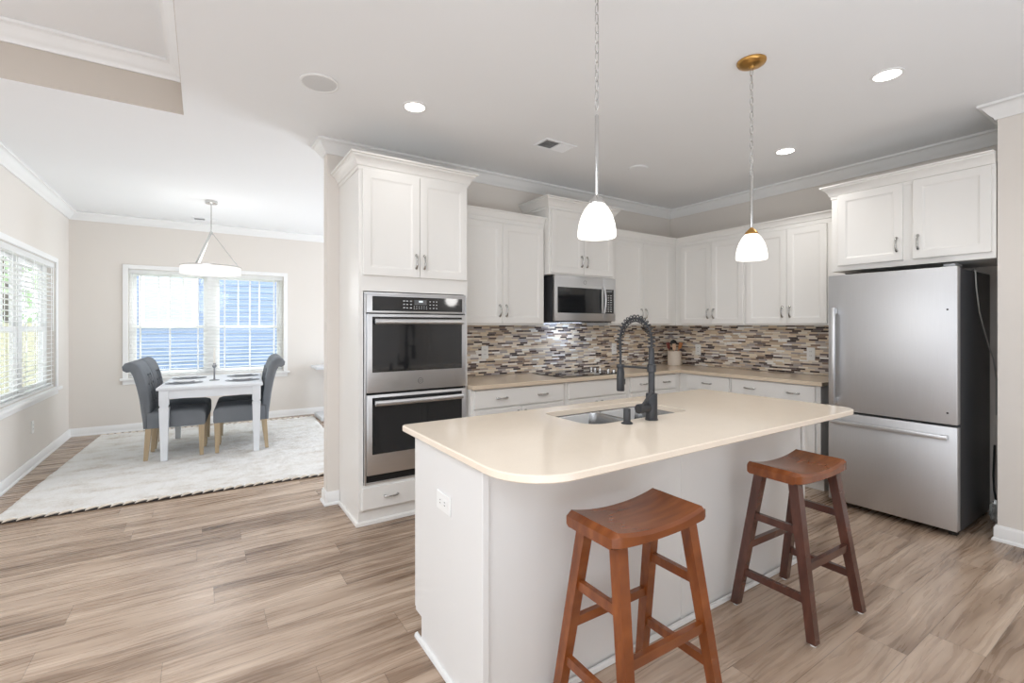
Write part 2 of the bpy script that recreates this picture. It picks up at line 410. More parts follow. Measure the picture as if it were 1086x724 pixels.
# ------------------------------------------------------------------ windows and blinds
def window(k, P, a0, a1, z0, z1, muntins):
    """P(a, d, z): a along the wall, d outward from the wall face"""
    root = bpy.data.objects.new('window_%d' % k, None); COL.objects.link(root); root.location = P((a0+a1)/2, .06, z0); struct(root)
    def bx(m, A0, A1, D0, D1, Z0, Z1, bev=.003):
        p, q = P(A0, D0, Z0), P(A1, D1, Z1)
        m.box(min(p[0], q[0]), min(p[1], q[1]), Z0, max(p[0], q[0]), max(p[1], q[1]), Z1, bev, 1)
    m = MB(); c = .058
    bx(m, a0-c, a0-.004, -.018, -.001, z0-.01, z1+c); bx(m, a1+.004, a1+c, -.018, -.001, z0-.01, z1+c); bx(m, a0-.004, a1+.004, -.018, -.001, z1+.004, z1+c)
    m.build('casing', TRIM, root)
    m = MB(); bx(m, a0-.085, a1+.085, -.05, .06, z0-.032, z0-.002); bx(m, a0-c, a1+c, -.016, -.001, z0-.085, z0-.034); m.build('sill', TRIM, root)
    m = MB(); mid = (a0+a1)/2; D0, D1 = .065, .13
    for A0, A1 in ((a0+.001, a0+.035), (mid-.055, mid+.055), (a1-.035, a1-.001)): bx(m, A0, A1, D0, D1, z0+.001, z1-.001)
    bx(m, a0, a1, D0, D1, z1-.035, z1-.001); bx(m, a0, a1, D0, D1, z0+.001, z0+.03)
    m.build('frame', TRIM, root)
    zr = z0+.47*(z1-z0)
    for A0, A1 in ((a0+.035, mid-.055), (mid+.055, a1-.035)):
        m = MB(); s = .042
        for Z0, Z1, d in ((z0+.03, zr+.02, .075), (zr-.02, z1-.035, .100)):
            bx(m, A0, A0+s, d, d+.022, Z0, Z1); bx(m, A1-s, A1, d, d+.022, Z0, Z1); bx(m, A0+s, A1-s, d, d+.022, Z0, Z0+s); bx(m, A0+s, A1-s, d, d+.022, Z1-s, Z1)
        w = A1-A0
        for q in range(1, muntins):
            bx(m, A0+w*q/muntins-.01, A0+w*q/muntins+.01, .105, .115, zr, z1-.04)
        m.build('sash', TRIM, root)
        m = MB(); bx(m, A0+s, A1-s, .084, .087, z0+.07, zr-.02, 0); bx(m, A0+s, A1-s, .109, .112, zr+.02, z1-.077, 0); m.build('pane', GLASS, root)
    return root
window(1, lambda a, d, z: (a, YD+d, z), WX0, WX1, WZ0, WZ1, 3)
window(2, lambda a, d, z: (XD-d, a, z), LY0, LY1, WZ0, 2.06, 3)
def blind(label, P, a0, a1, z0, z1, tilt):
    root = thing('window_blind', label, 'blind', P((a0+a1)/2, .03, z0), 'white slatted window blinds')
    def bx(m, A0, A1, D0, D1, Z0, Z1):
        p, q = P(A0, D0, Z0), P(A1, D1, Z1)
        m.box(min(p[0], q[0]), min(p[1], q[1]), Z0, max(p[0], q[0]), max(p[1], q[1]), Z1)
    m = MB(); bx(m, a0+.004, a1-.004, .004, .055, z1-.055, z1-.002); m.build('headrail', BLIND, root)
    m = MB(); n = int((z1-z0-.09)/.0475)
    for i in range(n):
        z = z0+.045+i*.0475; t = tilt
        m.loft([[P(a, D, z+Z) for D, Z in ((.008, -t), (.008, -t+.003), (.03, .0045), (.054, t+.003), (.054, t), (.03, .0015))] for a in (a0+.006, a1-.006)])
    m.build('slats', BLIND, root)
    m = MB(); bx(m, a0+.006, a1-.006, .012, .05, z0+.004, z0+.026); m.build('bottom_rail', BLIND, root)
    k = 6
    for i in range(k):
        a = a0+.12+(a1-a0-.24)*i/(k-1); m = MB()
        bx(m, a-.008, a+.008, .004, .0055, z0+.02, z1-.05); bx(m, a-.008, a+.008, .0555, .057, z0+.02, z1-.05); m.build('ladder_tape', BLIND, root)
    m = MB(); m.cyl(P(a1-.09, -.004, z1-.06), P(a1-.09, -.004, z1-.75), .004, seg=8); m.build('tilt_wand', PLAST, root)
blind('white slatted blind on the window behind the dining table', lambda a, d, z: (a, YD+d, z), WX0, WX1, WZ0, WZ1, .001)
blind('white slatted blind on the left side wall window', lambda a, d, z: (XD-d, a, z), LY0, LY1, WZ0, 2.06, -.002)

# ------------------------------------------------------------------ cabinet kit
DOOR = [(0, 0), (0, .0175), (.002, .0195), (.052, .0195), (.056, .017), (.066, .0115), (.070, .0105)]
DRAW = [(0, 0), (0, .0165), (.003, .0195), (.008, .0195)]
def pull(parent, ax, face, u, z, vert, L=.1):
    m = MB(); pts, rs = [], []
    for i in range(17):
        t = -1+2*i/16; d = .008+.021*(1-abs(t)**2.6)
        pts.append((t*L/2, d)); rs.append(.0054+.0032*abs(t)**2*(1 if abs(t) < .95 else .8)-.0008*math.exp(-(t/.1)**2)+.0012*math.exp(-((abs(t)-.14)/.05)**2))
    def P(a, d):
        uu, zz = (u, z+a) if vert else (u+a, z)
        return {'y': (uu, face-d, zz), 'x': (face-d, uu, zz)}[ax]
    m.tube([P(a, d) for a, d in pts], rs, 10)
    for s in (-1, 1): m.cyl(P(s*L*.46, 0), P(s*L*.46, .011), .0075, .006, 12)
    m.build('handle', PEWTER, parent, 60)
def door(root, ax, face, u0, u1, z0, z1, hu=None, hz=None, mtl=None):
    d = MB().panel(ax, face, u0, u1, z0, z1, DOOR).build('door', mtl or CAB, root)
    if hu is not None: pull(d, ax, face-.0195, hu, hz, True)
def drawer(root, ax, face, u0, u1, z0, z1, hs, name='drawer'):
    d = MB().panel(ax, face, u0, u1, z0, z1, DRAW).build(name, CAB, root)
    for h in hs: pull(d, ax, face-.0195, h, (z0+z1)/2, False)
CABCR = [(0, -.10), (.006, -.10), (.008, -.078), (.016, -.074), (.022, -.055), (.04, -.03), (.05, -.024), (.052, -.012), (.064, -.010), (.066, 0), (0, 0)]
SMCR = [(0, -.092), (.004, -.092), (.005, -.06), (.012, -.056), (.014, -.04), (.026, -.022), (.03, -.012), (.042, -.009), (.044, 0), (0, 0)]
def cab_crown(root, path, z, prof, g0=None, g1=None):
    MB().sweep(path, [(o, z+q) for o, q in prof], g0, g1).build('crown_moulding', CAB, root)

# ------------------------------------------------------------------ tall oven cabinet
TX, TW, TF = .8824, 1.7085, 3.229                 # left, right, face-frame plane (door fronts stand 19.5 mm proud)
OZ0, OZ1, OX0, OX1 = .281, 1.597, .915, 1.69
t = thing('oven_cabinet', 'tall white cabinet tower holding the double wall oven', 'cabinet', ((TX+TW)/2, 3.5, 0))
m = MB()
m.box(TX, TF, .1, TX+.03, YA-.003, 2.43); m.box(TW-.03, TF, .1, TW, YA-.003, 2.43)
m.box(TX+.03, YA-.02, .1, TW-.03, YA-.003, 2.43); m.box(TX+.03, TF, OZ1+.004, TW-.03, YA-.02, 2.43); m.box(TX+.03, TF, .1, TW-.03, YA-.02, OZ0-.004)
m.build('body', CAB, t)
m = MB(); m.box(TX, TF+.012, .002, TW-.002, YA-.003, .0995); m.build('toe_kick', CAB, t)
m = MB(); m.sweep([(TX-.0005, YA-.035), (TX-.0005, TF+.011), (TW-.003, TF+.011)][::1], [(-o, z) for o, z in ((0, .002), (.018, .002), (.016, .022), (.006, .03), (0, .03))][::-1])
m.bm.free(); m = MB(); m.sweep([(TX-.0005, YA-.036), (TX-.0005, TF+.0115), (TW-.003, TF+.0115)], [(o, z) for o, z in ((0, .002), (.016, .002), (.014, .022), (.005, .03), (0, .03))])
m.build('shoe_moulding', CAB, t)
door(t, 'y', TF, .906, 1.3125, 1.709, 2.428, 1.283, 1.822)
door(t, 'y', TF, 1.3165, 1.697, 1.709, 2.428, 1.345, 1.822)
drawer(t, 'y', TF, .902, 1.697, .112, .262, (1.10, 1.50))
cab_crown(t, [(TX-.0005, YA-.004), (TX-.0005, TF-.0005), (TW+.0005, TF-.0005), (TW+.0005, YA-.004)], 2.525, CABCR)

# double oven
o = thing('double_oven', 'stainless double wall oven with black glass doors', 'oven', ((OX0+OX1)/2, 3.4, OZ0))
m = MB(); m.box(OX0+.012, 3.235, OZ0, OX1-.012, 3.70, OZ1-.004); m.build('oven_body', BLACKP, o)
m = MB(); f = 3.2275
m.box(OX0, f-.012, 1.5945-.014, OX1, f, 1.5945, .003); m.box(OX0, f-.024, OZ0, OX0+.012, f, 1.58, .002); m.box(OX1-.012, f-.024, OZ0, OX1, f, 1.58, .002); m.box(OX0+.012, f-.012, OZ0, OX1-.012, f, OZ0+.012, .002)
m.build('side_trim', STEEL, o)
a0, a1 = OX0+.013, OX1-.013
cp = MB().box(a0, f-.022, 1.452, a1, f, 1.58, .004).build('control_panel', STEEL, o)
MB().box(a0+.04, f-.0245, 1.466, a1-.025, f-.0225, 1.566).build('glass_face', BLACKG, cp)
yk = f-.0255
MB().box(1.268, yk, 1.513, 1.362, yk+.0008, 1.548).build('display', mat('display_grey', (96, 98, 100), .3), cp)
MB().box(1.303, yk-.0006, 1.531, 1.333, yk-.0001, 1.543).build('clock_digits', LEDW, cp)
m = MB()
for ix, x in enumerate((1.185, 1.208, 1.236)):
    for z in (1.487, 1.511, 1.535): m.box(x, yk, z, x+.013, yk+.0008, z+.007)
for ix in range(6):
    for z in (1.484, 1.498): m.box(1.264+ix*.019, yk, z, 1.270+ix*.019, yk+.0008, z+.005)
for x in (1.385, 1.412, 1.436):
    for z in (1.487, 1.511, 1.535): m.box(x, yk, z, x+.010, yk+.0008, z+.006)
m.build('key_legends', MARK, cp)
def oven_door(z0, z1, gz0, gz1, hz, badge):
    d = MB().box(a0, f-.036, z0, a1, f-.001, z1, .006).build('oven_door', STEEL, o)
    MB().box(a0+.035, f-.0385, gz0, a1-.035, f-.0365, gz1, .002, 1).build('window_glass', BLACKG, d)
    m = MB(); hx0, hx1 = a0+.045, a1-.045
    m.tube([(hx0+(hx1-hx0)*k/12, f-.078-.010*sin(pi*k/12), hz) for k in range(13)], .0135, 12, True, (1.35, .8), (0, 0, 1))
    for x in (hx0+.02, hx1-.02): m.box(x-.012, f-.075, hz-.012, x+.012, f-.038, hz+.012, .003)
    m.build('handle', STEEL, d)
    if badge:
        m = MB(); cx, cz, yb = 1.31, (z0+gz0)/2-.005, f-.0375
        m.tube([(cx+.019*cos(2*pi*k/28), yb, cz+.019*sin(2*pi*k/28)) for k in range(29)], .0018, 8)
        m.tube([(cx-.003+.0085*cos(a), yb, cz+.0075*sin(a)) for a in [R(40+k*20) for k in range(15)]], .0011, 6)
        m.tube([(cx+.006+.005*cos(a), yb, cz-.001+.006*sin(a)) for a in [R(0+k*22) for k in range(15)]], .0011, 6)
        m.build('round_badge', mat('badge_grey', (120, 121, 124), .3, 1), d)
oven_door(.905, 1.445, 1.045, 1.425, 1.392, True)
oven_door(.345, .892, .487, .872, .838, False)
m = MB(); m.box(a0, f-.012, .2935, a1, f-.001, .342)
for k in range(3): m.box(a0+.01, f-.015, .300+k*.014, a1-.01, f-.0125, .306+k*.014)
m.build('lower_vent', BLACKP, o)

# ------------------------------------------------------------------ wall cabinets
UZ0, UZ1 = 1.368, 2.26
t = thing('wall_cabinet', 'white two-door wall cabinet beside the oven tower', 'cabinet', (2.15, 3.6, UZ0), 'white wall cabinets')
MB().box(1.711, 3.44, UZ0, 2.608, YA-.003, UZ1).build('body', CAB, t)
door(t, 'y', 3.4395, 1.727, 2.1505, 1.384, 2.243, 2.12, 1.492); door(t, 'y', 3.4395, 2.1545, 2.594, 1.384, 2.243, 2.187, 1.492)
cab_crown(t, [(1.7115, 3.4395), (2.6085, 3.4395)], 2.345, SMCR)
t = thing('wall_cabinet', 'raised white cabinet with two short doors above the microwave', 'cabinet', (3.02, 3.55, 1.832), 'white wall cabinets')
MB().box(2.612, 3.37, 1.832, 3.421, YA-.003, 2.43).build('body', CAB, t)
door(t, 'y', 3.3695, 2.634, 3.0155, 1.846, 2.418, 2.984, 1.965); door(t, 'y', 3.3695, 3.0195, 3.402, 1.846, 2.418, 3.052, 1.965)
cab_crown(t, [(2.6115, YA-.004), (2.6115, 3.3695), (3.4215, 3.3695), (3.4215, YA-.004)], 2.525, CABCR)
t = thing('wall_cabinet', 'white corner wall cabinet immediately right of the microwave', 'cabinet', (4.1, 3.6, UZ0), 'white wall cabinets')
MB().box(3.4245, 3.44, UZ0, XB-.003, YA-.003, UZ1).build('body', CAB, t)
door(t, 'y', 3.4395, 3.445, 3.9165, 1.384, 2.243, 3.885, 1.492); door(t, 'y', 3.4395, 3.9205, 4.375, 1.384, 2.243, 3.953, 1.492)
cab_crown(t, [(3.425, 3.4395), (4.4795, 3.4395)], 2.345, SMCR, None, (4.4795, 2))
t = thing('wall_cabinet', 'white two-door wall cabinet over the utensil crock corner', 'cabinet', (4.6, 3.0, UZ0), 'white wall cabinets')
MB().box(4.48, 2.6125, UZ0, XB-.003, 3.438, UZ1).build('body', CAB, t)
door(t, 'x', 4.4795, 2.9865, 3.357, 1.384, 2.243, 3.018, 1.492); door(t, 'x', 4.4795, 2.633, 2.9825, 1.384, 2.243, 2.951, 1.492)
cab_crown(t, [(4.479, 3.4385), (4.479, 2.6125)], 2.345, SMCR, (3, 3.4385), None)
t = thing('wall_cabinet', 'white two-door wall cabinet nearest the refrigerator, above worktop end', 'cabinet', (4.6, 2.2, UZ0), 'white wall cabinets')
MB().box(4.48, 1.754, UZ0, XB-.003, 2.6095, UZ1).build('body', CAB, t)
door(t, 'x', 4.4795, 2.222, 2.604, 1.384, 2.243, 2.254, 1.492); door(t, 'x', 4.4795, 1.888, 2.218, 1.384, 2.243, 2.186, 1.492)
cab_crown(t, [(4.479, 2.6095), (4.479, 1.754)], 2.345, SMCR)
t = thing('wall_cabinet', 'deep white cabinet with two doors above the refrigerator', 'cabinet', (4.5, 1.3, 1.8), 'white wall cabinets')
MB().box(4.22, .812, 1.796, XB-.003, 1.748, 2.41).build('body', CAB, t)
door(t, 'x', 4.2195, 1.286, 1.70, 1.836, 2.392, 1.318, 1.95); door(t, 'x', 4.2195, .83, 1.228, 1.836, 2.392, 1.196, 1.95)
cab_crown(t, [(XB-.004, 1.7485), (4.2195, 1.7485), (4.2195, .8125)], 2.472, CABCR)

# microwave
t = thing('microwave', 'stainless microwave mounted over the cooktop', 'microwave', (3.05, 3.55, 1.397))
MX0, MX1, MZ0, MZ1, MF = 2.668, 3.435, 1.397, 1.828, 3.385
MB().box(MX0, MF, MZ0+.006, MX1-.02, YA-.01, MZ1).build('casing', DGREY, t)
MB().box(MX0+.01, MF+.001, MZ0, MX1-.03, YA-.06, MZ0+.0055).build('underside_vent', BLACKP, t)
DX = 3.262
d = MB().box(MX0, MF-.035, MZ0+.012, DX-.001, MF-.001, MZ1, .004).build('door', STEEL, t)
MB().box(MX0+.03, MF-.0375, MZ0+.086, DX-.018, MF-.0355, MZ1-.108, .001, 1).build('window_glass', BLACKG, d)
m = MB(); m.tube([(DX-.005, MF-.062-.018*sin(pi*k/12), MZ0+.088+.25*k/12) for k in range(13)], .009, 10)
for z in (MZ0+.092, MZ0+.334): m.cyl((DX-.005, MF-.036, z), (DX-.005, MF-.066, z), .009, seg=10)
m.build('handle', STEEL, d)
m = MB(); m.tube([(3.03+.016*cos(2*pi*k/24), MF-.0362, MZ1-.055+.016*sin(2*pi*k/24)) for k in range(25)], .0016, 6)
m.build('round_badge', mat('badge_grey_small', (130, 131, 134), .3, 1), d)
MB().box(2.93, 3.56, MZ0-.0035, 3.17, 3.62, MZ0-.0005).build('task_lamp', emit('task_lamp_lit', (232, 240, 255), 2), t)
_l = bpy.data.lights.new('task_beam', 'AREA'); _l.shape = 'RECTANGLE'; _l.size = .24; _l.size_y = .06; _l.energy = 1.5; _l.color = (.70, .86, 1.1)
_o = bpy.data.objects.new('task_beam', _l); COL.objects.link(_o); _o.parent = t; _o.location = Vector((3.05, 3.585, MZ0-.006))-wloc(t); _o.rotation_euler = (R(20), 0, 0)
cpn = MB().box(DX, MF-.035, MZ0+.012, MX1, MF-.001, MZ1, .004).build('control_panel', STEEL, t)
MB().box(DX+.012, MF-.0375, MZ0+.086, MX1-.028, MF-.0355, MZ1-.108).build('keypad', BLACKG, cpn)
m = MB()
for r_ in range(8):
    for c_ in range(3): m.box(DX+.030+c_*.034, MF-.0385, MZ0+.105+r_*.022, DX+.048+c_*.034, MF-.0377, MZ0+.112+r_*.022)
m.build('key_legends', MARK, cpn)
MB().box(DX+.03, MF-.0385, MZ1-.135, DX+.118, MF-.0377, MZ1-.118).build('display', mat('microwave_display', (120, 122, 124), .3), cpn)

# ------------------------------------------------------------------ base cabinets, worktop, splash
BF, BXF = 3.185, 4.213
def base_body(root, x0, y0, x1, y1, ax):
    MB().box(x0, y0, .1, x1, y1, .872).build('body', CAB, root)
    if ax == 'y': MB().box(x0, y0+.06, .002, x1, y1, .0995).build('toe_kick', CAB, root)
    else: MB().box(x0+.06, y0, .002, x1, y1, .0995).build('toe_kick', CAB, root)
t = thing('base_cabinet', 'white base cabinet with one wide two-handled drawer beside oven tower', 'cabinet', (2.17, 3.5, 0), 'white base cabinets')
base_body(t, 1.711, BF, 2.642, YA-.003, 'y')
drawer(t, 'y', BF-.0005, 1.738, 2.612, .722, .862, (1.985, 2.39))
door(t, 'y', BF-.0005, 1.738, 2.173, .115, .708, 2.14, .63); door(t, 'y', BF-.0005, 2.177, 2.612, .115, .708, 2.21, .63)
t = thing('base_cabinet', 'white base cabinet with a plain handleless front under the cooktop', 'cabinet', (3.03, 3.5, 0), 'white base cabinets')
base_body(t, 2.645, BF, 3.415, YA-.003, 'y')
drawer(t, 'y', BF-.0005, 2.672, 3.39, .722, .862, (), 'false_front')
door(t, 'y', BF-.0005, 2.672, 3.029, .115, .708, 2.996, .63); door(t, 'y', BF-.0005, 3.033, 3.39, .115, .708, 3.066, .63)
t = thing('base_cabinet', 'white corner base cabinet with two-handled drawer right of the cooktop', 'cabinet', (3.8, 3.5, 0), 'white base cabinets')
base_body(t, 3.418, BF, XB-.003, YA-.003, 'y')
drawer(t, 'y', BF-.0005, 3.452, 4.135, .722, .862, (3.63, 3.97))
door(t, 'y', BF-.0005, 3.452, 3.7915, .115, .708, 3.758, .63); door(t, 'y', BF-.0005, 3.7955, 4.135, .115, .708, 3.83, .63)
t = thing('base_cabinet', 'white base cabinet with a single-handled drawer on the refrigerator wall', 'cabinet', (4.5, 2.9, 0), 'white base cabinets')
base_body(t, BXF, 2.604, XB-.003, BF-.002, 'x')
drawer(t, 'x', BXF-.0005, 2.618, 3.085, .722, .862, (2.85,))
door(t, 'x', BXF-.0005, 2.618, 3.085, .115, .708, 2.66, .63)
t = thing('base_cabinet', 'white base cabinet with two-handled drawer at the refrigerator end', 'cabinet', (4.5, 2.2, 0), 'white base cabinets')
base_body(t, BXF, 1.826, XB-.003, 2.601, 'x')
drawer(t, 'x', BXF-.0005, 1.862, 2.588, .722, .862, (2.03, 2.41))
door(t, 'x', BXF-.0005, 2.227, 2.588, .115, .708, 2.26, .63); door(t, 'x', BXF-.0005, 1.862, 2.223, .115, .708, 2.19, .63)
m = MB(); m.prism([(1.711, 3.144), (4.17, 3.144), (4.17, 1.80), (XB-.010, 1.80), (XB-.010, YA-.010), (1.711, YA-.010)], .874, .905, .003)
tag(m.build('worktop', COUNT2), 'beige stone L-shaped worktop along the back and fridge walls', 'worktop')
m = MB(); m.box(1.712, YA-.0085, .906, XB-.0095, YA-.001, UZ0-.002); m.box(2.609, YA-.0085, UZ0-.002, 3.4235, YA-.001, MZ0-.002)
m.box(XB-.0085, 1.76, .906, XB-.001, YA-.0095, UZ0-.002)
tag(m.build('tile_backsplash', MOSAIC), 'brown and cream mosaic tile backsplash above the L-shaped worktop', 'backsplash')
t = thing('cooktop', 'black glass electric cooktop set in the beige worktop', 'cooktop', (3.03, 3.45, .905))
MB().prism(rrect(2.648, 3.222, 3.42, 3.69, .02), .9055, .912, .002).build('glass_top', COOKG, t)
m = MB()
for x, y, r_ in ((2.82, 3.34, .085), (2.82, 3.57, .075), (3.10, 3.34, .075), (3.10, 3.57, .10)):
    m.lathe([(r_, .9122), (r_, .9125), (r_-.003, .9125), (r_-.003, .9122)], x, y, 36)
m.build('burner_rings', mat('burner_mark', (110, 110, 112), .4), t)
for y in (3.60, 3.545, 3.475, 3.36, 3.285):
    k = MB().lathe([(.019, .9123), (.019, .922), (.016, .937), (.012, .9385)], 3.345, y, 20, True, True).build('knob', CHROME, t)
    MB().box(3.343, y-.014, .938, 3.347, y+.014, .9405).build('knob_mark', BLACKP, k)

def outlet(label, P, horizontal=False, switch=False, group='white wall outlets'):
    """P(a, b, d): a along the wall, b up, d out"""
    t = thing('wall_outlet', label, 'outlet', P(0, 0, 0), group)
    W_, H_ = (.06, .036) if horizontal else (.036, .06)
    def bx(m, a, b, w, h, d0, d1, bev=0):
        p, q = P(a-w, b-h, d0), P(a+w, b+h, d1)
        m.box(min(p[0], q[0]), min(p[1], q[1]), min(p[2], q[2]), max(p[0], q[0]), max(p[1], q[1]), max(p[2], q[2]), bev, 1)
    m = MB(); bx(m, 0, 0, W_, H_, .0005, .006, .002); m.build('cover_plate', PLAST, t)
    for s in (-1, 1):
        c = (s*.02, 0) if horizontal else (0, s*.02)
        m = MB(); bx(m, c[0], c[1], .014 if horizontal else .015, .015 if horizontal else .014, .0062, .0078, .001); so = m.build('socket', PLAST, t)
        m = MB()
        for q in (-1, 1):
            if horizontal: bx(m, c[0]+.002, q*.006, .005, .0012, .0079, .0083)
            else: bx(m, q*.006, c[1]+.002, .0012, .005, .0079, .0083)
        m.build('slots', SLOT, so)
outlet('white outlet on the tile backsplash beside the oven tower', lambda a, b, d: (2.169+a, YA-.0085-d, 1.12+b))
outlet('white outlet on the tile backsplash right of the cooktop, behind faucet', lambda a, b, d: (3.826+a, YA-.0085-d, 1.11+b))
outlet('white outlet on the tile backsplash next to the utensil crock', lambda a, b, d: (XB-.0085-d, 3.37+a, 1.09+b))
outlet('white outlet on the tile backsplash close to the refrigerator', lambda a, b, d: (XB-.0085-d, 2.162+a, 1.10+b))
outlet('white outlet low on the dining wall under the left window', lambda a, b, d: (XD+.0005+d, 6.32+a, .39+b))

# crock and utensils
CX, CYY = 4.622, 3.567
m = MB(); m.lathe([(.070, .9055), (.076, .912), (.077, .98), (.076, 1.06), (.078, 1.068), (.075, 1.07), (.071, 1.066), (.070, .98), (.068, .915), (.01, .913)], CX, CYY, 32, True, True)
tag(m.build('utensil_crock', CERAM), 'cream ceramic utensil crock in the worktop corner', 'crock')
def utensil(name, label, base, tip, mtl, head):
    b, q = Vector(base), Vector(tip); dr = (q-b).normalized(); m = MB()
    m.tube([b, b+(q-b)*.5, q], [.006, .006, .005], 8)
    if head == 'spoon': m.tube([q-dr*.01, q+dr*.015, q+dr*.04, q+dr*.062, q+dr*.074], [.006, .018, .025, .019, .004], 14, True, (1, .4), (-.55, -.83, 0))
    if head == 'ladle': m.tube([q-dr*.01, q+dr*.012, q+dr*.035, q+dr*.06, q+dr*.075], [.007, .032, .042, .032, .006], 16, True, (1, .45), (-.83, .55, 0))
    if head == 'flat': m.tube([q-dr*.01, q+dr*.012, q+dr*.05, q+dr*.072], [.006, .018, .022, .020], 12, True, (1, .25), (-.83, .55, 0))
    tag(m.build(name, mtl), label, 'utensil', 'utensils in the crock')
RX, RY = cos(-YAW), sin(-YAW)                     # the picture's rightward direction, for fanning the handles
utensil('wooden_spoon', 'tan wooden spoon leaning right in the cream crock', (CX-.02*RX, CYY-.02*RY, .917), (CX+.055*RX, CYY+.055*RY, 1.10), SPOONW, 'flat')
utensil('ladle', 'black ladle standing upright in the cream crock', (CX+.005, CYY+.02, .917), (CX+.012, CYY+.022, 1.128), BLACKP, 'ladle')
utensil('spatula', 'dark red-brown wooden spatula leaning left in the crock', (CX-.03*RX, CYY-.03*RY, .917), (CX-.064*RX, CYY-.064*RY+.0, 1.10), SPOOND, 'flat')
utensil('wooden_spoon', 'pale wooden spoon in the crock between red spatula and black ladle', (CX-.035, CYY-.025, .917), (CX-.022*RX-.03, CYY-.022*RY-.045, 1.085), SPOONP, 'flat')

# ------------------------------------------------------------------ refrigerator
t = thing('refrigerator', 'stainless bottom-freezer refrigerator beside the right wall', 'refrigerator', (4.4, 1.316, 0))
FX, FY0, FY1 = 4.014, .947, 1.688
MB().box(FX+.066, FY0+.004, .03, 4.775, FY1-.004, 1.735, .004).build('body', DGREY, t)
d = MB().box(FX, FY0, .726, FX+.062, FY1, 1.745, .006).build('upper_door', FRSTEEL, t)
m = MB(); m.box(FX-.052, 1.626, .775, FX-.028, 1.652, 1.50, .003)
for z in (.80, 1.475): m.box(FX-.029, 1.626, z-.02, FX-.0005, 1.652, z+.02, .002)
m.build('handle', STEEL, d)
m = MB()
for z in (1.468, .80): m.cyl((FX-.002, .995, z), (FX-.0003, .995, z), .006, seg=12)
m.build('screw_plug', BLACKP, d)
d = MB().box(FX, FY0, .045, FX+.062, FY1, .712, .006).build('freezer_drawer', FRSTEEL, t)
m = MB(); m.box(FX-.052, .985, .632, FX-.026, 1.655, .658, .003)
for y in (1.01, 1.63): m.box(FX-.027, y-.02, .632, FX-.0005, y+.02, .658, .002)
m.build('handle', STEEL, d)
for x in (FX+.068, 4.68):
    for y in (FY0+.02, FY1-.06): MB().box(x, y, .002, x+.05, y+.04, .0295).build('foot', BLACKP, t)
MB().box(FX+.068, FY0+.01, .032, FX+.09, FY1-.01, .044).build('toe_grille', BLACKP, t)
MB().box(FX+.02, FY0+.015, 1.7455, FX+.17, FY0+.075, 1.765, .004).build('hinge_cover', PEWT2, t)
m = MB(); m.tube([(4.50, .99, 1.745), (4.42, .96, 1.752), (4.352, .937, 1.735), (4.36, .934, 1.62), (4.42, .932, 1.46), (4.52, .930, 1.34), (4.64, .93, 1.22), (4.735, .925, 1.12), (4.785, .92, .98), (4.76, .915, .84), (4.785, .92, .72)], .004, 8)
tag(m.build('water_line', CORDW), 'thin grey tube hanging down the side of the refrigerator', 'tube')
m = MB(); m.tube([(4.79, .93, .5), (4.70, .918, .30), (4.655, .905, .20), (4.67, .895, .10), (4.72, .88, .03), (4.74, .87, .012)], .006, 8)
tag(m.build('power_cord', CORDB), 'black cord looping to the floor behind the refrigerator', 'cord')
m = MB(); rr = random.Random(3)
bmesh.ops.create_icosphere(m.bm, subdivisions=3, radius=1)
for v in m.bm.verts:
    k = 1+rr.uniform(-.28, .22); v.co = Vector((4.60+v.co.x*.062*k, .885+v.co.y*.032*k, .075+v.co.z*.074*(k if v.co.z > -.8 else 1)))
tag(m.build('plastic_packet', FOIL, None, 5), 'crumpled silvery packet on the floor behind the refrigerator', 'packet')

# ------------------------------------------------------------------ island
IX0, IX1, IY0, IY1 = .79, 2.97, 1.378, 2.0
t = thing('kitchen_island', 'white kitchen island base with plain panels', 'island', (1.88, 1.69, 0))
m = MB(); m.loft([[(x, y, z) for y, z in ((IY0+.001, .002), (1.913, .002), (1.913, .107), (1.978, .107), (1.978, .872), (IY0+.001, .872))] for x in (IX0, IX0+.02)])
m.build('end_panel', ISL, t)
m = MB(); m.loft([[(x, y, z) for y, z in ((IY0+.001, .002), (1.913, .002), (1.913, .107), (1.978, .107), (1.978, .872), (IY0+.001, .872))] for x in (IX1-.02, IX1)])
m.build('end_panel', ISL, t)
m = MB(); m.box(IX0+.0215, IY0+.008, .002, 1.846, IY0+.022, .872, .001, 1); m.box(1.852, IY0+.008, .002, IX1-.0215, IY0+.022, .872, .001, 1); m.box(1.84, IY0+.004, .002, 1.858, IY0+.0079, .872)
m.build('back_panel', ISL, t)
m = MB(); m.box(IX0-.0045, IY0-.003, .002, IX0+.022, IY0+.0075, .872, .002, 1); m.build('corner_post', ISL, t); m = MB(); m.box(IX1-.022, IY0-.003, .002, IX1+.0045, IY0+.0075, .872, .002, 1); m.build('corner_post', ISL, t)

m = MB(); m.box(IX0+.021, 1.956, .108, IX1-.021, 1.976, .872); m.box(IX0+.021, 1.90, .002, IX1-.021, 1.912, .1075); m.box(IX0+.021, IY0+.03, .1, IX1-.021, 1.95, .115)
m.build('carcass', ISL, t)
for k in range(4):
    u0 = IX0+.004+k*.5425; MB().panel('Y', 1.9785, u0, u0+.5375, .115, .868, DOOR).build('door', ISL, t)
m = MB(); m.sweep([(IX1-.006, IY0-.0005), (IX1-.006, IY0-.0005)][:0]+[(IX0-.0005, 1.958), (IX0-.0005, IY0-.0035), (IX1, IY0-.0035)], [(0, .002), (.014, .002), (.013, .012), (.009, .018), (0, .02)])
m.build('shoe_moulding', ISL, t)
outlet('white sideways outlet on the end panel of the kitchen island', lambda a, b, d: (IX0-d, 1.683+a, .672+b), True)
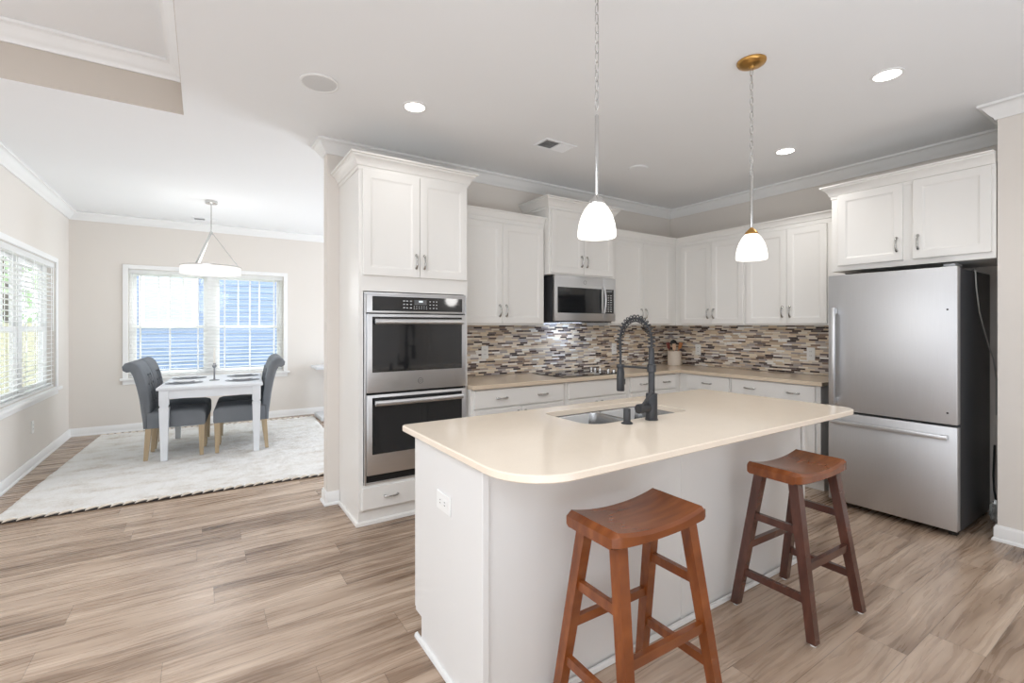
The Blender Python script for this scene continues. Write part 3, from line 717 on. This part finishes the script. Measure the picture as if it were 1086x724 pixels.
# slab with the sink cut-out
SX0, SX1, SY0, SY1 = 1.487, 2.205, 1.603, 1.975
outer = rrect(.766, 1.118, 3.038, 2.10, [.21, .10, .03, .025], 10)
hole = rrect(SX0, SY0, SX1, SY1, [.09, .06, .05, .05], 6)
m = MB(); bm = m.bm; zt, zb, ch = .905, .8775, .004
def loop(poly, z): return [bm.verts.new((x, y, z)) for x, y in poly]
L = [loop(inset(outer, ch), zb), loop(outer, zb+ch), loop(outer, zt-ch), loop(inset(outer, ch), zt)]
Hh = [loop(hole, zb), loop(hole, zt-.002), loop(inset(hole, -.002), zt)]
def bridge(a, b):
    n = len(a)
    for i in range(n): bm.faces.new((a[i], a[(i+1) % n], b[(i+1) % n], b[i]))
for a, b in zip(L, L[1:]): bridge(a, b)
for a, b in zip(Hh, Hh[1:]): bridge(a, b)
def fill(a, b):
    es = []
    for lp in (a, b):
        for i in range(len(lp)): es.append(bm.edges.get((lp[i], lp[(i+1) % len(lp)])))
    bmesh.ops.triangle_fill(bm, edges=es, use_beauty=True)
fill(L[3], Hh[2]); fill(L[0], Hh[0])
tag(m.build('island_worktop', COUNT), 'cream stone island worktop with rounded corners and sink cut-out', 'worktop')
# sink
t = thing('sink', 'stainless double-bowl sink set in the island worktop', 'sink', ((SX0+SX1)/2, (SY0+SY1)/2, .67))
XDIV = 1.842
def bowl(x0, x1, y0, y1, rads, depth):
    m = MB(); rings = []
    ri = [(0, .8765), (.002, .872), (.006, .80), (.010, .876-depth+.04), (.018, .876-depth+.014), (.04, .876-depth+.003), (.10, .876-depth)]
    for k, (i, z) in enumerate(ri):
        q = [max(.012, r_-i*.3) for r_ in rads]
        rings.append([(x, y, z) for x, y in rrect(x0+i, y0+i, x1-i, y1-i, q, 8)])
    m.loft(rings, False, True)
    b = m.build('bowl', SINKM, t, 50)
    cx, cy, z = (x0+x1)/2, (y0+y1)/2, .876-depth
    MB().lathe([(.045, z+.0005), (.045, z+.003), (.036, z+.003), (.03, z+.001), (.004, z+.001)], cx, cy, 28, False, True).build('drain', CHROME, b)
bowl(SX0+.006, XDIV-.012, SY0+.004, SY1-.006, [.10, .07, .06, .06], .20)
bowl(XDIV+.012, SX1-.006, SY0+.004, SY1-.006, [.07, .10, .06, .06], .18)
m = MB(); bm = m.bm
A_ = loop(rrect(SX0-.015, SY0-.015, SX1+.015, SY1+.015, .07, 6), .8766)
m.box(XDIV-.0115, SY0+.03, .855, XDIV+.0115, SY1-.03, .8765, .004)
for x0, y0, x1, y1 in ((SX0-.012, SY0-.012, SX1+.012, SY0+.0035), (SX0-.012, SY1-.0055, SX1+.012, SY1+.012), (SX0-.012, SY0+.004, SX0+.0055, SY1-.006), (SX1-.0055, SY0+.004, SX1+.012, SY1-.006)): m.box(x0, y0, .8745, x1, y1, .8765)
for v in A_: bm.verts.remove(v)
m.build('rim', SINKM, t)
# faucet
AX, AY = 1.826, 1.542
t = thing('faucet', 'dark grey spring-neck faucet standing on the island worktop', 'faucet', (AX, AY, .905))
m = MB(); m.lathe([(.031, .9055), (.031, .910), (.0285, .913), (.0275, 1.030), (.0255, 1.034)], AX, AY, 32, True, True); m.build('base', DFAUC, t)
m = MB(); m.lathe([(.0155, 1.034), (.0155, 1.135), (.021, 1.138), (.021, 1.172), (.0165, 1.176), (.0145, 1.20), (.0125, 1.252)], AX, AY, 24, True, True); m.build('column', DFAUC, t)
# hose arch in the plane x = AX
arch = []
for k in range(25):
    a = pi-pi*k/24; arch.append((AX, AY+.103+.103*cos(a)*1.0, 1.288+.112*sin(a)))
arch = [(AX, AY, 1.25)] + arch + [(AX, AY+.2055, 1.25), (AX, AY+.203, 1.21), (AX, AY+.203, 1.155)]
m = MB(); m.tube(arch, .0062, 10); m.build('hose', DFAUC, t)
# coil round the arch
def along(pts, n):
    P_ = [Vector(p) for p in pts]; d = [0]
    for a, b in zip(P_, P_[1:]): d.append(d[-1]+(b-a).length)
    out = []
    for k in range(n):
        s_ = d[-1]*k/(n-1); i = max(j for j in range(len(d)-1) if d[j] <= s_+1e-9); f_ = (s_-d[i])/(d[i+1]-d[i]); out.append(P_[i].lerp(P_[i+1], f_))
    return out
NP = 560; sp = along(arch[:-2], NP); co = []
for i, p in enumerate(sp):
    tn = (sp[min(i+1, NP-1)]-sp[max(i-1, 0)]).normalized(); u = Vector((1, 0, 0)); w = tn.cross(u); a = 2*pi*21*i/NP
    co.append(p+(u*cos(a)+w*sin(a))*.0165)
m = MB(); m.tube(co, .0031, 6); m.build('spring', DFAUC, t)
m = MB(); m.lathe([(.013, 1.150), (.0165, 1.147), (.0175, 1.13), (.020, 1.122), (.0205, 1.03), (.019, 1.022), (.012, 1.021)], AX, AY+.203, 24, True, True); sh = m.build('spray_head', DFAUC, t)
MB().box(AX+.016, AY+.19, 1.055, AX+.0245, AY+.203+.012, 1.085, .003).build('spray_button', DFAUC, sh)
m = MB(); m.tube([(AX, AY+.018, 1.155), (AX, AY+.19, 1.152)], .0058, 10); m.lathe([(.0195, 1.143), (.0215, 1.146), (.0215, 1.158), (.0195, 1.161), (.0175, 1.161), (.0175, 1.1475)], AX, AY+.203, 24); m.build('holder_arm', DFAUC, t)
m = MB(); m.tube([(AX-.02, AY, .966), (AX-.066, AY, .966)], .0195, 20); m.tube([(AX-.0665, AY, .966), (AX-.070, AY, .966), (AX-.092, AY, .966), (AX-.096, AY, .966)], [.018, .0235, .0235, .021], 20)
lv = m.build('side_valve', DFAUC, t)
MB().tube([(AX-.080, AY-.012, .982), (AX-.074, AY-.035, 1.016), (AX-.066, AY-.060, 1.055)], [.0075, .007, .008], 10, True, (1, .8)).build('lever', DFAUC, lv)
m = MB(); m.lathe([(.027, .9055), (.027, .909), (.02, .913), (.0165, .916), (.0165, .972), (.0145, .975), (.003, .976)], 1.659, 1.545, 24, True, True)
tag(m.build('soap_dispenser', DFAUC), 'short dark grey soap dispenser stub beside the sink', 'dispenser')

# ------------------------------------------------------------------ bar stools
def stool(label, mtl, loc, rz, seat_m=None):
    t = thing('bar_stool', label, 'stool', (0, 0, 0), 'saddle-seat bar stools')
    hx, hy, ZT = .232, .122, .722
    m = MB(); n = 20; rings = []
    for i in range(n+1):
        x = -1+2*i/n; zc = ZT-.030*(1-abs(x)**2.2); zbm = ZT-.058-.015*(1-abs(x)**2.2); e = .022*max(0, (abs(x)-.9)/.1)
        ring = []
        for (yy, top) in ((-1, 0), (-1, 1), (-.92, 2), (-.5, 3), (0, 3), (.5, 3), (.92, 2), (1, 1), (1, 0), (.9, -1), (-.9, -1)):
            z = {0: zbm+.008, 1: zc-.012-e*.5, 2: zc-.001-e, 3: zc-.0015*(1-abs(yy))-e, -1: zbm}[top]
            ring.append((x*hx, yy*(hy-e*.5), z))
        rings.append(ring)
    m.loft(rings); m.build('seat', seat_m or mtl, t, 40)
    top, ft = (.172, .078, .668), (.218, .178, .0)
    def lp(sx, sy, z):
        k = (top[2]-z)/top[2]; return (sx*(top[0]+(ft[0]-top[0])*k), sy*(top[1]+(ft[1]-top[1])*k), z)
    for sx in (-1, 1):
        for sy in (-1, 1):
            lg = MB().leg(lp(sx, sy, .012), lp(sx, sy, .668), .0185, .021).build('leg', mtl, t)
            p = lp(sx, sy, .006); MB().cyl((p[0], p[1], .001), (p[0], p[1], .0115), .012, seg=16).build('glide', PLAST, lg)
    def rung(p, q): MB().bar(p, q, .0105, .0165).build('rung', mtl, t)
    for sx in (-1, 1):
        for z in (.175, .455):
            p, q = Vector(lp(sx, -1, z)), Vector(lp(sx, 1, z)); d_ = (q-p).normalized()*.0195; rung(p+d_, q-d_)
    for sy in (-1, 1):
        z = .305; p, q = Vector(lp(-1, sy, z)), Vector(lp(1, sy, z)); d_ = (q-p).normalized()*.0195; rung(p+d_, q-d_)
    t.location = loc; t.rotation_euler = (0, 0, rz); return t
stool('reddish-brown wooden saddle-seat bar stool at near end of island', STOOLA, (1.292, 1.155, 0), R(-1))
stool('brown wooden saddle-seat bar stool, legs painted in dimmer light, nearer the refrigerator', STOOLDIM, (2.395, 1.142, 0), R(-1.5), STOOLA)

# ------------------------------------------------------------------ ceiling fixtures
def pendant(label, x, y, zs, rod_top, canopy_m, fit_m):
    t = thing('pendant_light', label, 'pendant light', (x, y, H-.003), 'pendant lights over the island')
    MB().lathe([(.072, H-.002), (.072, H-.008), (.066, H-.018), (.045, H-.028), (.018, H-.033), (.012, H-.04), (.003, H-.041)], x, y, 36, True, True).build('ceiling_plate', canopy_m, t)
    m = MB(); z = H-.036; k = 0
    while z-.041 > rod_top-.004:
        pts = []
        for i in range(17):
            a = 2*pi*i/16; px, pz = .0085*cos(a), .0225*sin(a)
            ang = YAW*-1+ (R(35) if k % 2 else R(125)); pts.append((x+px*cos(ang), y+px*sin(ang), z-.0225+pz))
        m.tube(pts, .0017, 6, False); z -= .0385; k += 1
    m.build('chain', CHROME, t, 70)
    MB().tube([(x+.002, y+.002, H-.04), (x+.006, y-.004, (H+rod_top)/2), (x, y, rod_top)], .0016, 6).build('wire', CHROME, t)
    zt_ = zs+.14
    MB().lathe([(.0035, rod_top+.006), (.0075, rod_top), (.0075, zt_+.022)], x, y, 14, True, True).build('rod', CHROME, t)
    MB().lathe([(.0075, zt_+.03), (.013, zt_+.024), (.03, zt_+.006), (.034, zt_-.002), (.034, zt_-.006)], x, y, 28, True, True).build('socket_cap', fit_m, t)
    MB().lathe([(.032, zt_-.006), (.046, zt_-.022), (.062, zt_-.052), (.072, zt_-.085), (.0765, zt_-.115), (.0770, zt_-.132), (.0745, zt_-.14), (.071, zt_-.137), (.0735, zt_-.115), (.069, zt_-.085), (.059, zt_-.052), (.043, zt_-.022), (.029, zt_-.009)], x, y, 40).build('glass_shade', SHADE, t)
    b = MB(); bmesh.ops.create_uvsphere(b.bm, u_segments=16, v_segments=10, radius=.028)
    for v in b.bm.verts: v.co += Vector((x, y, zt_-.088))
    b.build('bulb', DIFF, t)
    l = bpy.data.lights.new('pendant_glow', 'POINT'); l.energy = 2.6; l.color = (1, .98, .95); l.shadow_soft_size = .07
    lo = bpy.data.objects.new('pendant_glow', l); COL.objects.link(lo); lo.parent = t; lo.location = (0, 0, zs-.05-(H-.003))
pendant('white glass pendant light with silver cap over the island', 1.325, 1.395, 1.716, 2.205, CHROME, CHROME)
pendant('white glass pendant light with brass ceiling plate and brass cap', 2.443, 1.395, 1.714, 2.157, BRASS, BRASS)
def downlight(label, x, y, power):
    t = thing('downlight', label, 'recessed light', (x, y, H-.006), 'recessed ceiling lights')
    MB().lathe([(.078, H-.0005), (.078, H-.005), (.064, H-.007), (.062, H-.004), (.062, H-.0005)], x, y, 36).build('trim_ring', TRIM, t)
    MB().lathe([(.0615, H-.001), (.0615, H-.004), (.004, H-.0045)], x, y, 36, True, True).build('lens', DIFF, t)
    l = bpy.data.lights.new('downlight_beam', 'SPOT'); l.energy = power; l.color = (1, .985, .96); l.spot_size = R(140); l.spot_blend = .8; l.shadow_soft_size = .06
    lo = bpy.data.objects.new('downlight_beam', l); COL.objects.link(lo); lo.parent = t; lo.location = (0, 0, -.03)
downlight('lit recessed ceiling light in front of the oven tower', 1.14, 2.871, 5)
downlight('lit recessed ceiling light nearest the refrigerator alcove and right wall', 3.208, 1.051, 13)
downlight('lit recessed ceiling light before the cabinets near the refrigerator', 3.921, 1.959, 17)
t = thing('ceiling_speaker', 'round grey ceiling speaker near the living room tray', 'speaker', (.568, 2.896, H-.006))
MB().lathe([(.108, H-.0005), (.108, H-.006), (.098, H-.008), (.094, H-.005), (.094, H-.0005)], .568, 2.896, 40).build('rim', TRIM, t)
MB().lathe([(.0935, H-.0005), (.0935, H-.005), (.05, H-.0065), (.004, H-.007)], .568, 2.896, 40, True, True).build('grille', GRILL, t)
t = thing('ceiling_cover', 'small round white cap on the kitchen ceiling before the corner', 'ceiling cover', (3.246, 2.889, H-.006))
MB().lathe([(.085, H-.0005), (.085, H-.006), (.078, H-.012), (.004, H-.014)], 3.246, 2.889, 36, True, True).build('cover_disc', CEIL, t)
def vent(label, x0, y0, x1, y1, split):
    t = thing('ceiling_vent', label, 'vent', ((x0+x1)/2, (y0+y1)/2, H-.01), 'white ceiling vents')
    m = MB(); b = .02
    m.box(x0, y0, H-.009, x1, y0+b, H-.0005, .002, 1); m.box(x0, y1-b, H-.009, x1, y1, H-.0005, .002, 1); m.box(x0, y0+b, H-.009, x0+b, y1-b, H-.0005, .002, 1); m.box(x1-b, y0+b, H-.009, x1, y1-b, H-.0005, .002, 1)
    m.box((x0+x1)/2-.004, y0+b, H-.008, (x0+x1)/2+.004, y1-b, H-.0005); m.build('frame', CEIL, t)
    MB().box(x0+b, y0+b, H-.0015, x1-b, y1-b, H-.0006).build('duct', SHADOWV, t)
    m = MB(); n = 9
    for i in range(n):
        for h in (0, 1):
            xa, xb = (x0+b, (x0+x1)/2-.004) if h == 0 else ((x0+x1)/2+.004, x1-b)
            y = y0+b+(i+.5)*(y1-y0-2*b)/n; dz = .005 if h == 0 else -.005
            m.loft([[(x, y-.006, H-.005-dz*.6), (x, y-.0055, H-.0044-dz*.6), (x, y+.006, H-.005+dz*.6), (x, y+.0055, H-.0056+dz*.6)] for x in (xa, xb)])
    m.build('louvres', CEIL, t)
vent('white ceiling vent above the kitchen in front of the microwave', 2.15, 2.80, 2.455, 2.975, True)
vent('white ceiling vent by the dining room back wall', -.11, 7.33, .17, 7.49, True)

# ------------------------------------------------------------------ dining area
# rug
t = thing('area_rug', 'cream shag area rug with black and cream braided ends', 'rug', (0, 0, 0))
RW, RL = 2.46, 2.96; m = MB(); rr = random.Random(11); nx, ny = 110, 130
gv = [[m.bm.verts.new((-RW/2+RW*i/nx+rr.uniform(-.006, .006), -RL/2+RL*j/ny+rr.uniform(-.006, .006), .013+rr.uniform(0, .012) if 0 < i < nx and 0 < j < ny else .003)) for i in range(nx+1)] for j in range(ny+1)]
for j in range(ny):
    for i in range(nx): m.bm.faces.new((gv[j][i], gv[j][i+1], gv[j+1][i+1], gv[j+1][i]))
m.build('pile', RUG, t, 180)
for s in (-1, 1):
    y = s*(RL/2+.02)
    MB().box(-RW/2, min(y, s*RL/2)-.018, .0015, RW/2, max(y, s*RL/2)+.02, .006).build('braid_backing', RUGB, t)
    m = MB(); n = 34
    for i in range(n):
        x = -RW/2+RW*(i+.5)/n
        m.tube([(x-.034, y-.022, .009), (x-.014, y-.008, .017), (x+.014, y+.008, .017), (x+.034, y+.022, .009)], [.003, .010, .010, .003], 8)
    o_ = m.build('braid_strands', RUGW, t, 80)
t.location = (.085, 6.085, .0005); t.rotation_euler = (0, 0, R(-3.2))

# table
TRZ = R(-4); TC = Vector((.122, 6.31, 0)); ZR = .027
def dpos(lx, ly, z): return (TC.x+lx*cos(TRZ)-ly*sin(TRZ), TC.y+lx*sin(TRZ)+ly*cos(TRZ), z)
t = thing('dining_table', 'small white dining table with square tapered legs', 'table')
hw, hl = .462, .60
MB().box(-hw, -hl, .727, hw, hl, .755, .005).build('tabletop', WHITEW, t)
m = MB()
for sx in (-1, 1): m.box(sx*(hw-.045)-.011, -hl+.10, .640, sx*(hw-.045)+.011, hl-.10, .7265)
for sy in (-1, 1): m.box(-hw+.10, sy*(hl-.045)-.011, .640, hw-.10, sy*(hl-.045)+.011, .7265)
m.build('apron', WHITEW, t)
for sx in (-1, 1):
    for sy in (-1, 1):
        x, y = sx*(hw-.06), sy*(hl-.06); m = MB()
        m.box(x-.04, y-.04, .575, x+.04, y+.04, .7265, .003); m.leg((x, y, .553), (x, y, .5745), .033, .033); m.box(x-.042, y-.042, .535, x+.042, y+.042, .5525, .004)
        m.leg((x, y, ZR), (x, y, .5345), .026, .039); m.build('leg', WHITEW, t)
t.location = TC; t.rotation_euler = (0, 0, TRZ)
TT = .756
# place settings
for i, (lx, ly, lab) in enumerate(((-.27, -.20, 'near left'), (.27, -.20, 'near right'), (-.27, .34, 'far left'), (.27, .34, 'far right'))):
    x, y, _ = dpos(lx, ly, 0)
    tag(MB().lathe([(.002, TT), (.168, TT), (.17, TT+.002), (.168, TT+.004), (.002, TT+.004)], x, y, 40, True, True).build('placemat', MATT), 'round grey placemat at the %s seat of the dining table' % lab, 'placemat', 'round grey placemats')
    z = TT+.0045
    tag(MB().lathe([(.002, z), (.105, z), (.128, z+.005), (.134, z+.008), (.132, z+.0095), (.105, z+.006), (.09, z+.004), (.002, z+.004)], x, y, 40, True, True).build('dinner_plate', PLATE), 'grey dinner plate on the %s placemat' % lab, 'plate', 'grey dinner plates')
    z += .0095
    tag(MB().lathe([(.002, z-.004), (.075, z-.004), (.098, z+.005), (.104, z+.009), (.102, z+.0105), (.075, z+.003), (.06, z+.001), (.002, z+.001)], x, y, 40, True, True).build('salad_plate', PLATE), 'smaller grey plate stacked at the %s place setting' % lab, 'plate', 'grey salad plates')
cx, cy = .112, 6.23
t = thing('candle_holder', 'slim grey candlestick in the middle of the dining table', 'candle holder', (cx, cy, TT))
MB().lathe([(.05, TT), (.05, TT+.004), (.04, TT+.008), (.01, TT+.012), (.0075, TT+.03), (.0075, TT+.135), (.012, TT+.142), (.021, TT+.155), (.021, TT+.168), (.013, TT+.176), (.013, TT+.19), (.002, TT+.186)], cx, cy, 24, True, True).build('stem', PEWT2, t)
c = MB().lathe([(.011, TT+.187), (.011, TT+.25), (.0085, TT+.36), (.003, TT+.365)], cx, cy, 16, True, True).build('candle', WAX)
tag(c, 'white taper candle in the slim candlestick', 'candle')
# chairs (built facing +y at the origin, then turned)
def chair():
    t = thing('dining_chair', 'x', 'chair', (0, 0, 0), 'grey roll-back dining chairs')
    w = .232
    m = MB(); prof = [(-.235, .345), (.245, .345), (.252, .36), (.252, .455), (.238, .487), (.19, .502), (0, .508), (-.15, .503), (-.235, .50)]
    xs = [(-w, .0), (-w+.012, .014), (-w*.5, .018), (0, .02), (w*.5, .018), (w-.012, .014), (w, 0)]
    m.loft([[(x, y if y < .24 else y-.004*(abs(x) > .2), z+(e-.014 if z > .47 else 0)*1.0) for y, z in prof] for x, e in xs]); m.build('seat', FABRIC, t, 60)
    front = [(-.206, .50), (-.212, .60), (-.228, .72), (-.252, .84), (-.278, .92), (-.305, .972)]
    roll = [(-.335, 1.000), (-.372, 1.010), (-.408, .998), (-.430, .965), (-.425, .928), (-.395, .908), (-.366, .912)]
    outer_ = [(-.345, .87), (-.318, .76), (-.296, .64), (-.280, .50), (-.270, .42), (-.265, .345)]
    pr = [(-.2355, .345), (-.2355, .495)]+front+roll+outer_
    m = MB(); ins = [(-w, .010), (-w+.010, 0), (-w*.33, -.006), (w*.33, -.006), (w-.010, 0), (w, .010)]
    cyc = Vector((sum(p[0] for p in pr)/len(pr), sum(p[1] for p in pr)/len(pr)))
    rings = []
    for x, e in ins:
        q = inset(pr, max(e, 0)) if e > 0 else pr
        rings.append([(x, y, z) for y, z in q])
    m.loft(rings); bk = m.build('backrest', FABRIC, t, 50)
    bm_ = mat('tuft_grey', (96, 100, 105), .85)
    for r_ in range(4):
        z = .60+r_*.09; y = -.212-.045*((z-.6)/.3)**1.5
        for k in range(3 if r_ % 2 == 0 else 2):
            x = (-.12+.12*k) if r_ % 2 == 0 else (-.06+.12*k)
            MB().tube([(x, y-.004, z), (x, y+.003, z), (x, y+.006, z)], [.012, .010, .004], 12).build('tuft_button', bm_, bk)
    m = MB()
    for r_ in range(3):
        z0, z1 = .60+r_*.09, .60+(r_+1)*.09
        y0, y1 = -.2085-.045*((z0-.6)/.3)**1.5 if z0 > .6 else -.2105, -.2085-.045*((z1-.6)/.3)**1.5
        A0 = (-.12, 0, .12) if r_ % 2 == 0 else (-.06, .06); A1 = (-.06, .06) if r_ % 2 == 0 else (-.12, 0, .12)
        for a in A0:
            for b in A1:
                if abs(a-b) < .07: m.tube([(a, y0-.001, z0), (b, y1-.001, z1)], .0022, 6)
    m.build('tuft_seams', mat('seam_grey', (106, 110, 115), .9), bk)
    for sx in (-1, 1):
        MB().leg((sx*.195, .215, ZR), (sx*.198, .215, .3445), .017, .026).build('leg', OAKLEG, t)
        MB().leg((sx*.196, -.250, ZR), (sx*.198, -.225, .3445), .017, .025).build('leg', OAKLEG, t)
    return t
c0 = chair()
def place(o, lx, ly, face, lab):
    x, y, _ = dpos(lx, ly, 0); o.location = (x, y, 0); o.rotation_euler = (0, 0, TRZ+face); o['label'] = lab
spots = [(-.312, -.257, -pi/2, 'grey roll-back dining chair on the left, nearest the camera'), (.254, -.257, pi/2, 'grey roll-back dining chair on the right, nearest the camera'),
         (-.312, .257, -pi/2, 'grey roll-back dining chair on the left, next to the window'), (.254, .257, pi/2, 'grey roll-back dining chair on the right, next to the window')]
for i, s in enumerate(spots):
    o_ = c0 if i == 0 else dup(c0, (0, 0, 0), 0, s[3])
    place(o_, *s)
# ring pendant
px, py = .083, 6.292
t = thing('ring_pendant', 'round drum ring pendant light over the dining table', 'pendant light', (px, py, H-.003))
MB().lathe([(.06, H-.002), (.06, H-.03), (.056, H-.034), (.004, H-.035)], px, py, 32, True, True).build('ceiling_plate', CHROME, t)
MB().cyl((px, py, H-.034), (px, py, 2.41), .006, seg=12).build('rod', CHROME, t)
MB().lathe([(.004, 2.425), (.016, 2.42), (.016, 2.392), (.004, 2.386)], px, py, 16, True, True).build('hub', CHROME, t)
RO = .292
MB().lathe([(RO, 1.945), (RO, 2.022), (RO-.03, 2.022), (RO-.03, 1.945)]+[(RO, 1.945)], px, py, 64).build('light_ring', RINGL, t)
MB().lathe([(RO+.004, 2.0225), (RO+.004, 2.034), (RO-.034, 2.034), (RO-.034, 2.0225), (RO+.004, 2.0225)], px, py, 64).build('ring_cap', CHROME, t)
for a in (0, 2*pi/3, 4*pi/3):
    MB().bar((px+.012*cos(a), py+.012*sin(a), 2.405), (px+(RO-.02)*cos(a), py+(RO-.02)*sin(a), 2.0345), .012, .0025, (cos(a), sin(a), 0)).build('strap', CHROME, t)
l = bpy.data.lights.new('ring_glow', 'POINT'); l.energy = 14; l.color = (1, .985, .96); l.shadow_soft_size = .3
lo = bpy.data.objects.new('ring_glow', l); COL.objects.link(lo); lo.parent = t; lo.location = (0, 0, 1.88-(H-.003))
# console table seen past the wall end
t = thing('console_table', 'white console table corner showing past the kitchen wall end', 'table', (1.9, 7.5, 0))
MB().box(1.392, 7.27, .725, 2.45, 7.74, .765, .004).build('tabletop', WHITEW, t)
for x in (1.66, 2.18):
    MB().box(x-.04, 7.47, .0605, x+.04, 7.55, .7245, .004).build('post', WHITEW, t)
MB().box(1.415, 7.10, .002, 2.43, 7.60, .06, .006).build('base', WHITEW, t)

# ------------------------------------------------------------------ outdoors, seen through the blinds
o_ = MB().box(-30, YD+.15, -.30, 30, 40, -.25).build('lawn', LAWN); o_['kind'] = 'stuff'; tag(o_, 'green lawn outside beyond the dining windows', 'lawn')
t = thing('outside_house', 'blue-grey sided house seen through the dining window', 'house', (2.5, 15, -.25))
m = MB()
for k in range(32):
    z = -.24+k*.16; m.loft([[(x, 13.0, z), (x, 12.975, z), (x, 12.995, z+.158), (x, 13.0, z+.158)] for x in (-1.75, 7)])
m.box(-1.75, 13.0, -.24, 7, 18, 4.9); m.build('siding', SIDING, t)
m = MB(); m.loft([[(x, y, z) for y, z in ((12.4, 4.8), (18.6, 4.8), (15.5, 7.2))] for x in (-2.1, 7.4)]); m.build('roof', ROOFM, t)
for x0, x1 in ((-1.05, -.2), (2.4, 3.6)):
    m = MB(); m.box(x0-.1, 12.93, 1.35, x1+.1, 12.97, 1.45); m.box(x0-.1, 12.93, 2.75, x1+.1, 12.97, 2.85); m.box(x0-.1, 12.93, 1.45, x0, 12.97, 2.75); m.box(x1, 12.93, 1.45, x1+.1, 12.97, 2.75); m.box((x0+x1)/2-.03, 12.935, 1.45, (x0+x1)/2+.03, 12.965, 2.75)
    w_ = m.build('window', TRIM, t); MB().box(x0, 12.945, 1.45, x1, 12.955, 2.75).build('blind_behind', mat('far_blind_%d' % x0, (176, 190, 208), .6), w_)
t = thing('garden_fence', 'beige board fence outside the left dining window', 'fence', (-4.6, 12, -.25))
for k in range(46):
    x = -1.85-k*.125; MB().box(x-.058, 11.95, -.24, x+.058, 11.97, 1.42).build('board', FENCEM, t)
m = MB(); m.box(-7.6, 11.971, .1, -1.8, 12.01, .2); m.box(-7.6, 11.971, 1.1, -1.8, 12.01, 1.2); m.build('rail', FENCEM, t)
def tree(label, x, y, h, r_, seed):
    t = thing('garden_tree', label, 'tree', (x, y, -.25), 'trees beyond the fence'); q = random.Random(seed)
    MB().tube([(x, y, -.235), (x+.1, y, h*.35), (x, y+.1, h*.7)], [.16, .11, .05], 10).build('trunk', BARK, t)
    m = MB()
    for i in range(750):
        a, b, c_ = q.gauss(0, 1), q.gauss(0, 1), q.gauss(0, 1); n_ = (a*a+b*b+c_*c_)**.5+1e-6; k = q.random()**.35
        p = Vector((x+a/n_*r_*k, y+b/n_*r_*k, h*.62+c_/n_*h*.42*k)); s_ = .09+.07*q.random()
        u = Vector((q.gauss(0, 1), q.gauss(0, 1), q.gauss(0, 1))).normalized(); v = u.orthogonal().normalized()
        m.bm.faces.new([m.bm.verts.new(p+u*s_), m.bm.verts.new(p+v*s_*.5), m.bm.verts.new(p-u*s_), m.bm.verts.new(p-v*s_*.5)])
    m.build('foliage', LEAF, t, 180)
tree('leafy green tree behind the fence, nearer the house', -3.6, 14.2, 5.2, 1.3, 1)
tree('leafy green tree farther left behind the fence', -6.9, 15.0, 6, 1.6, 2)
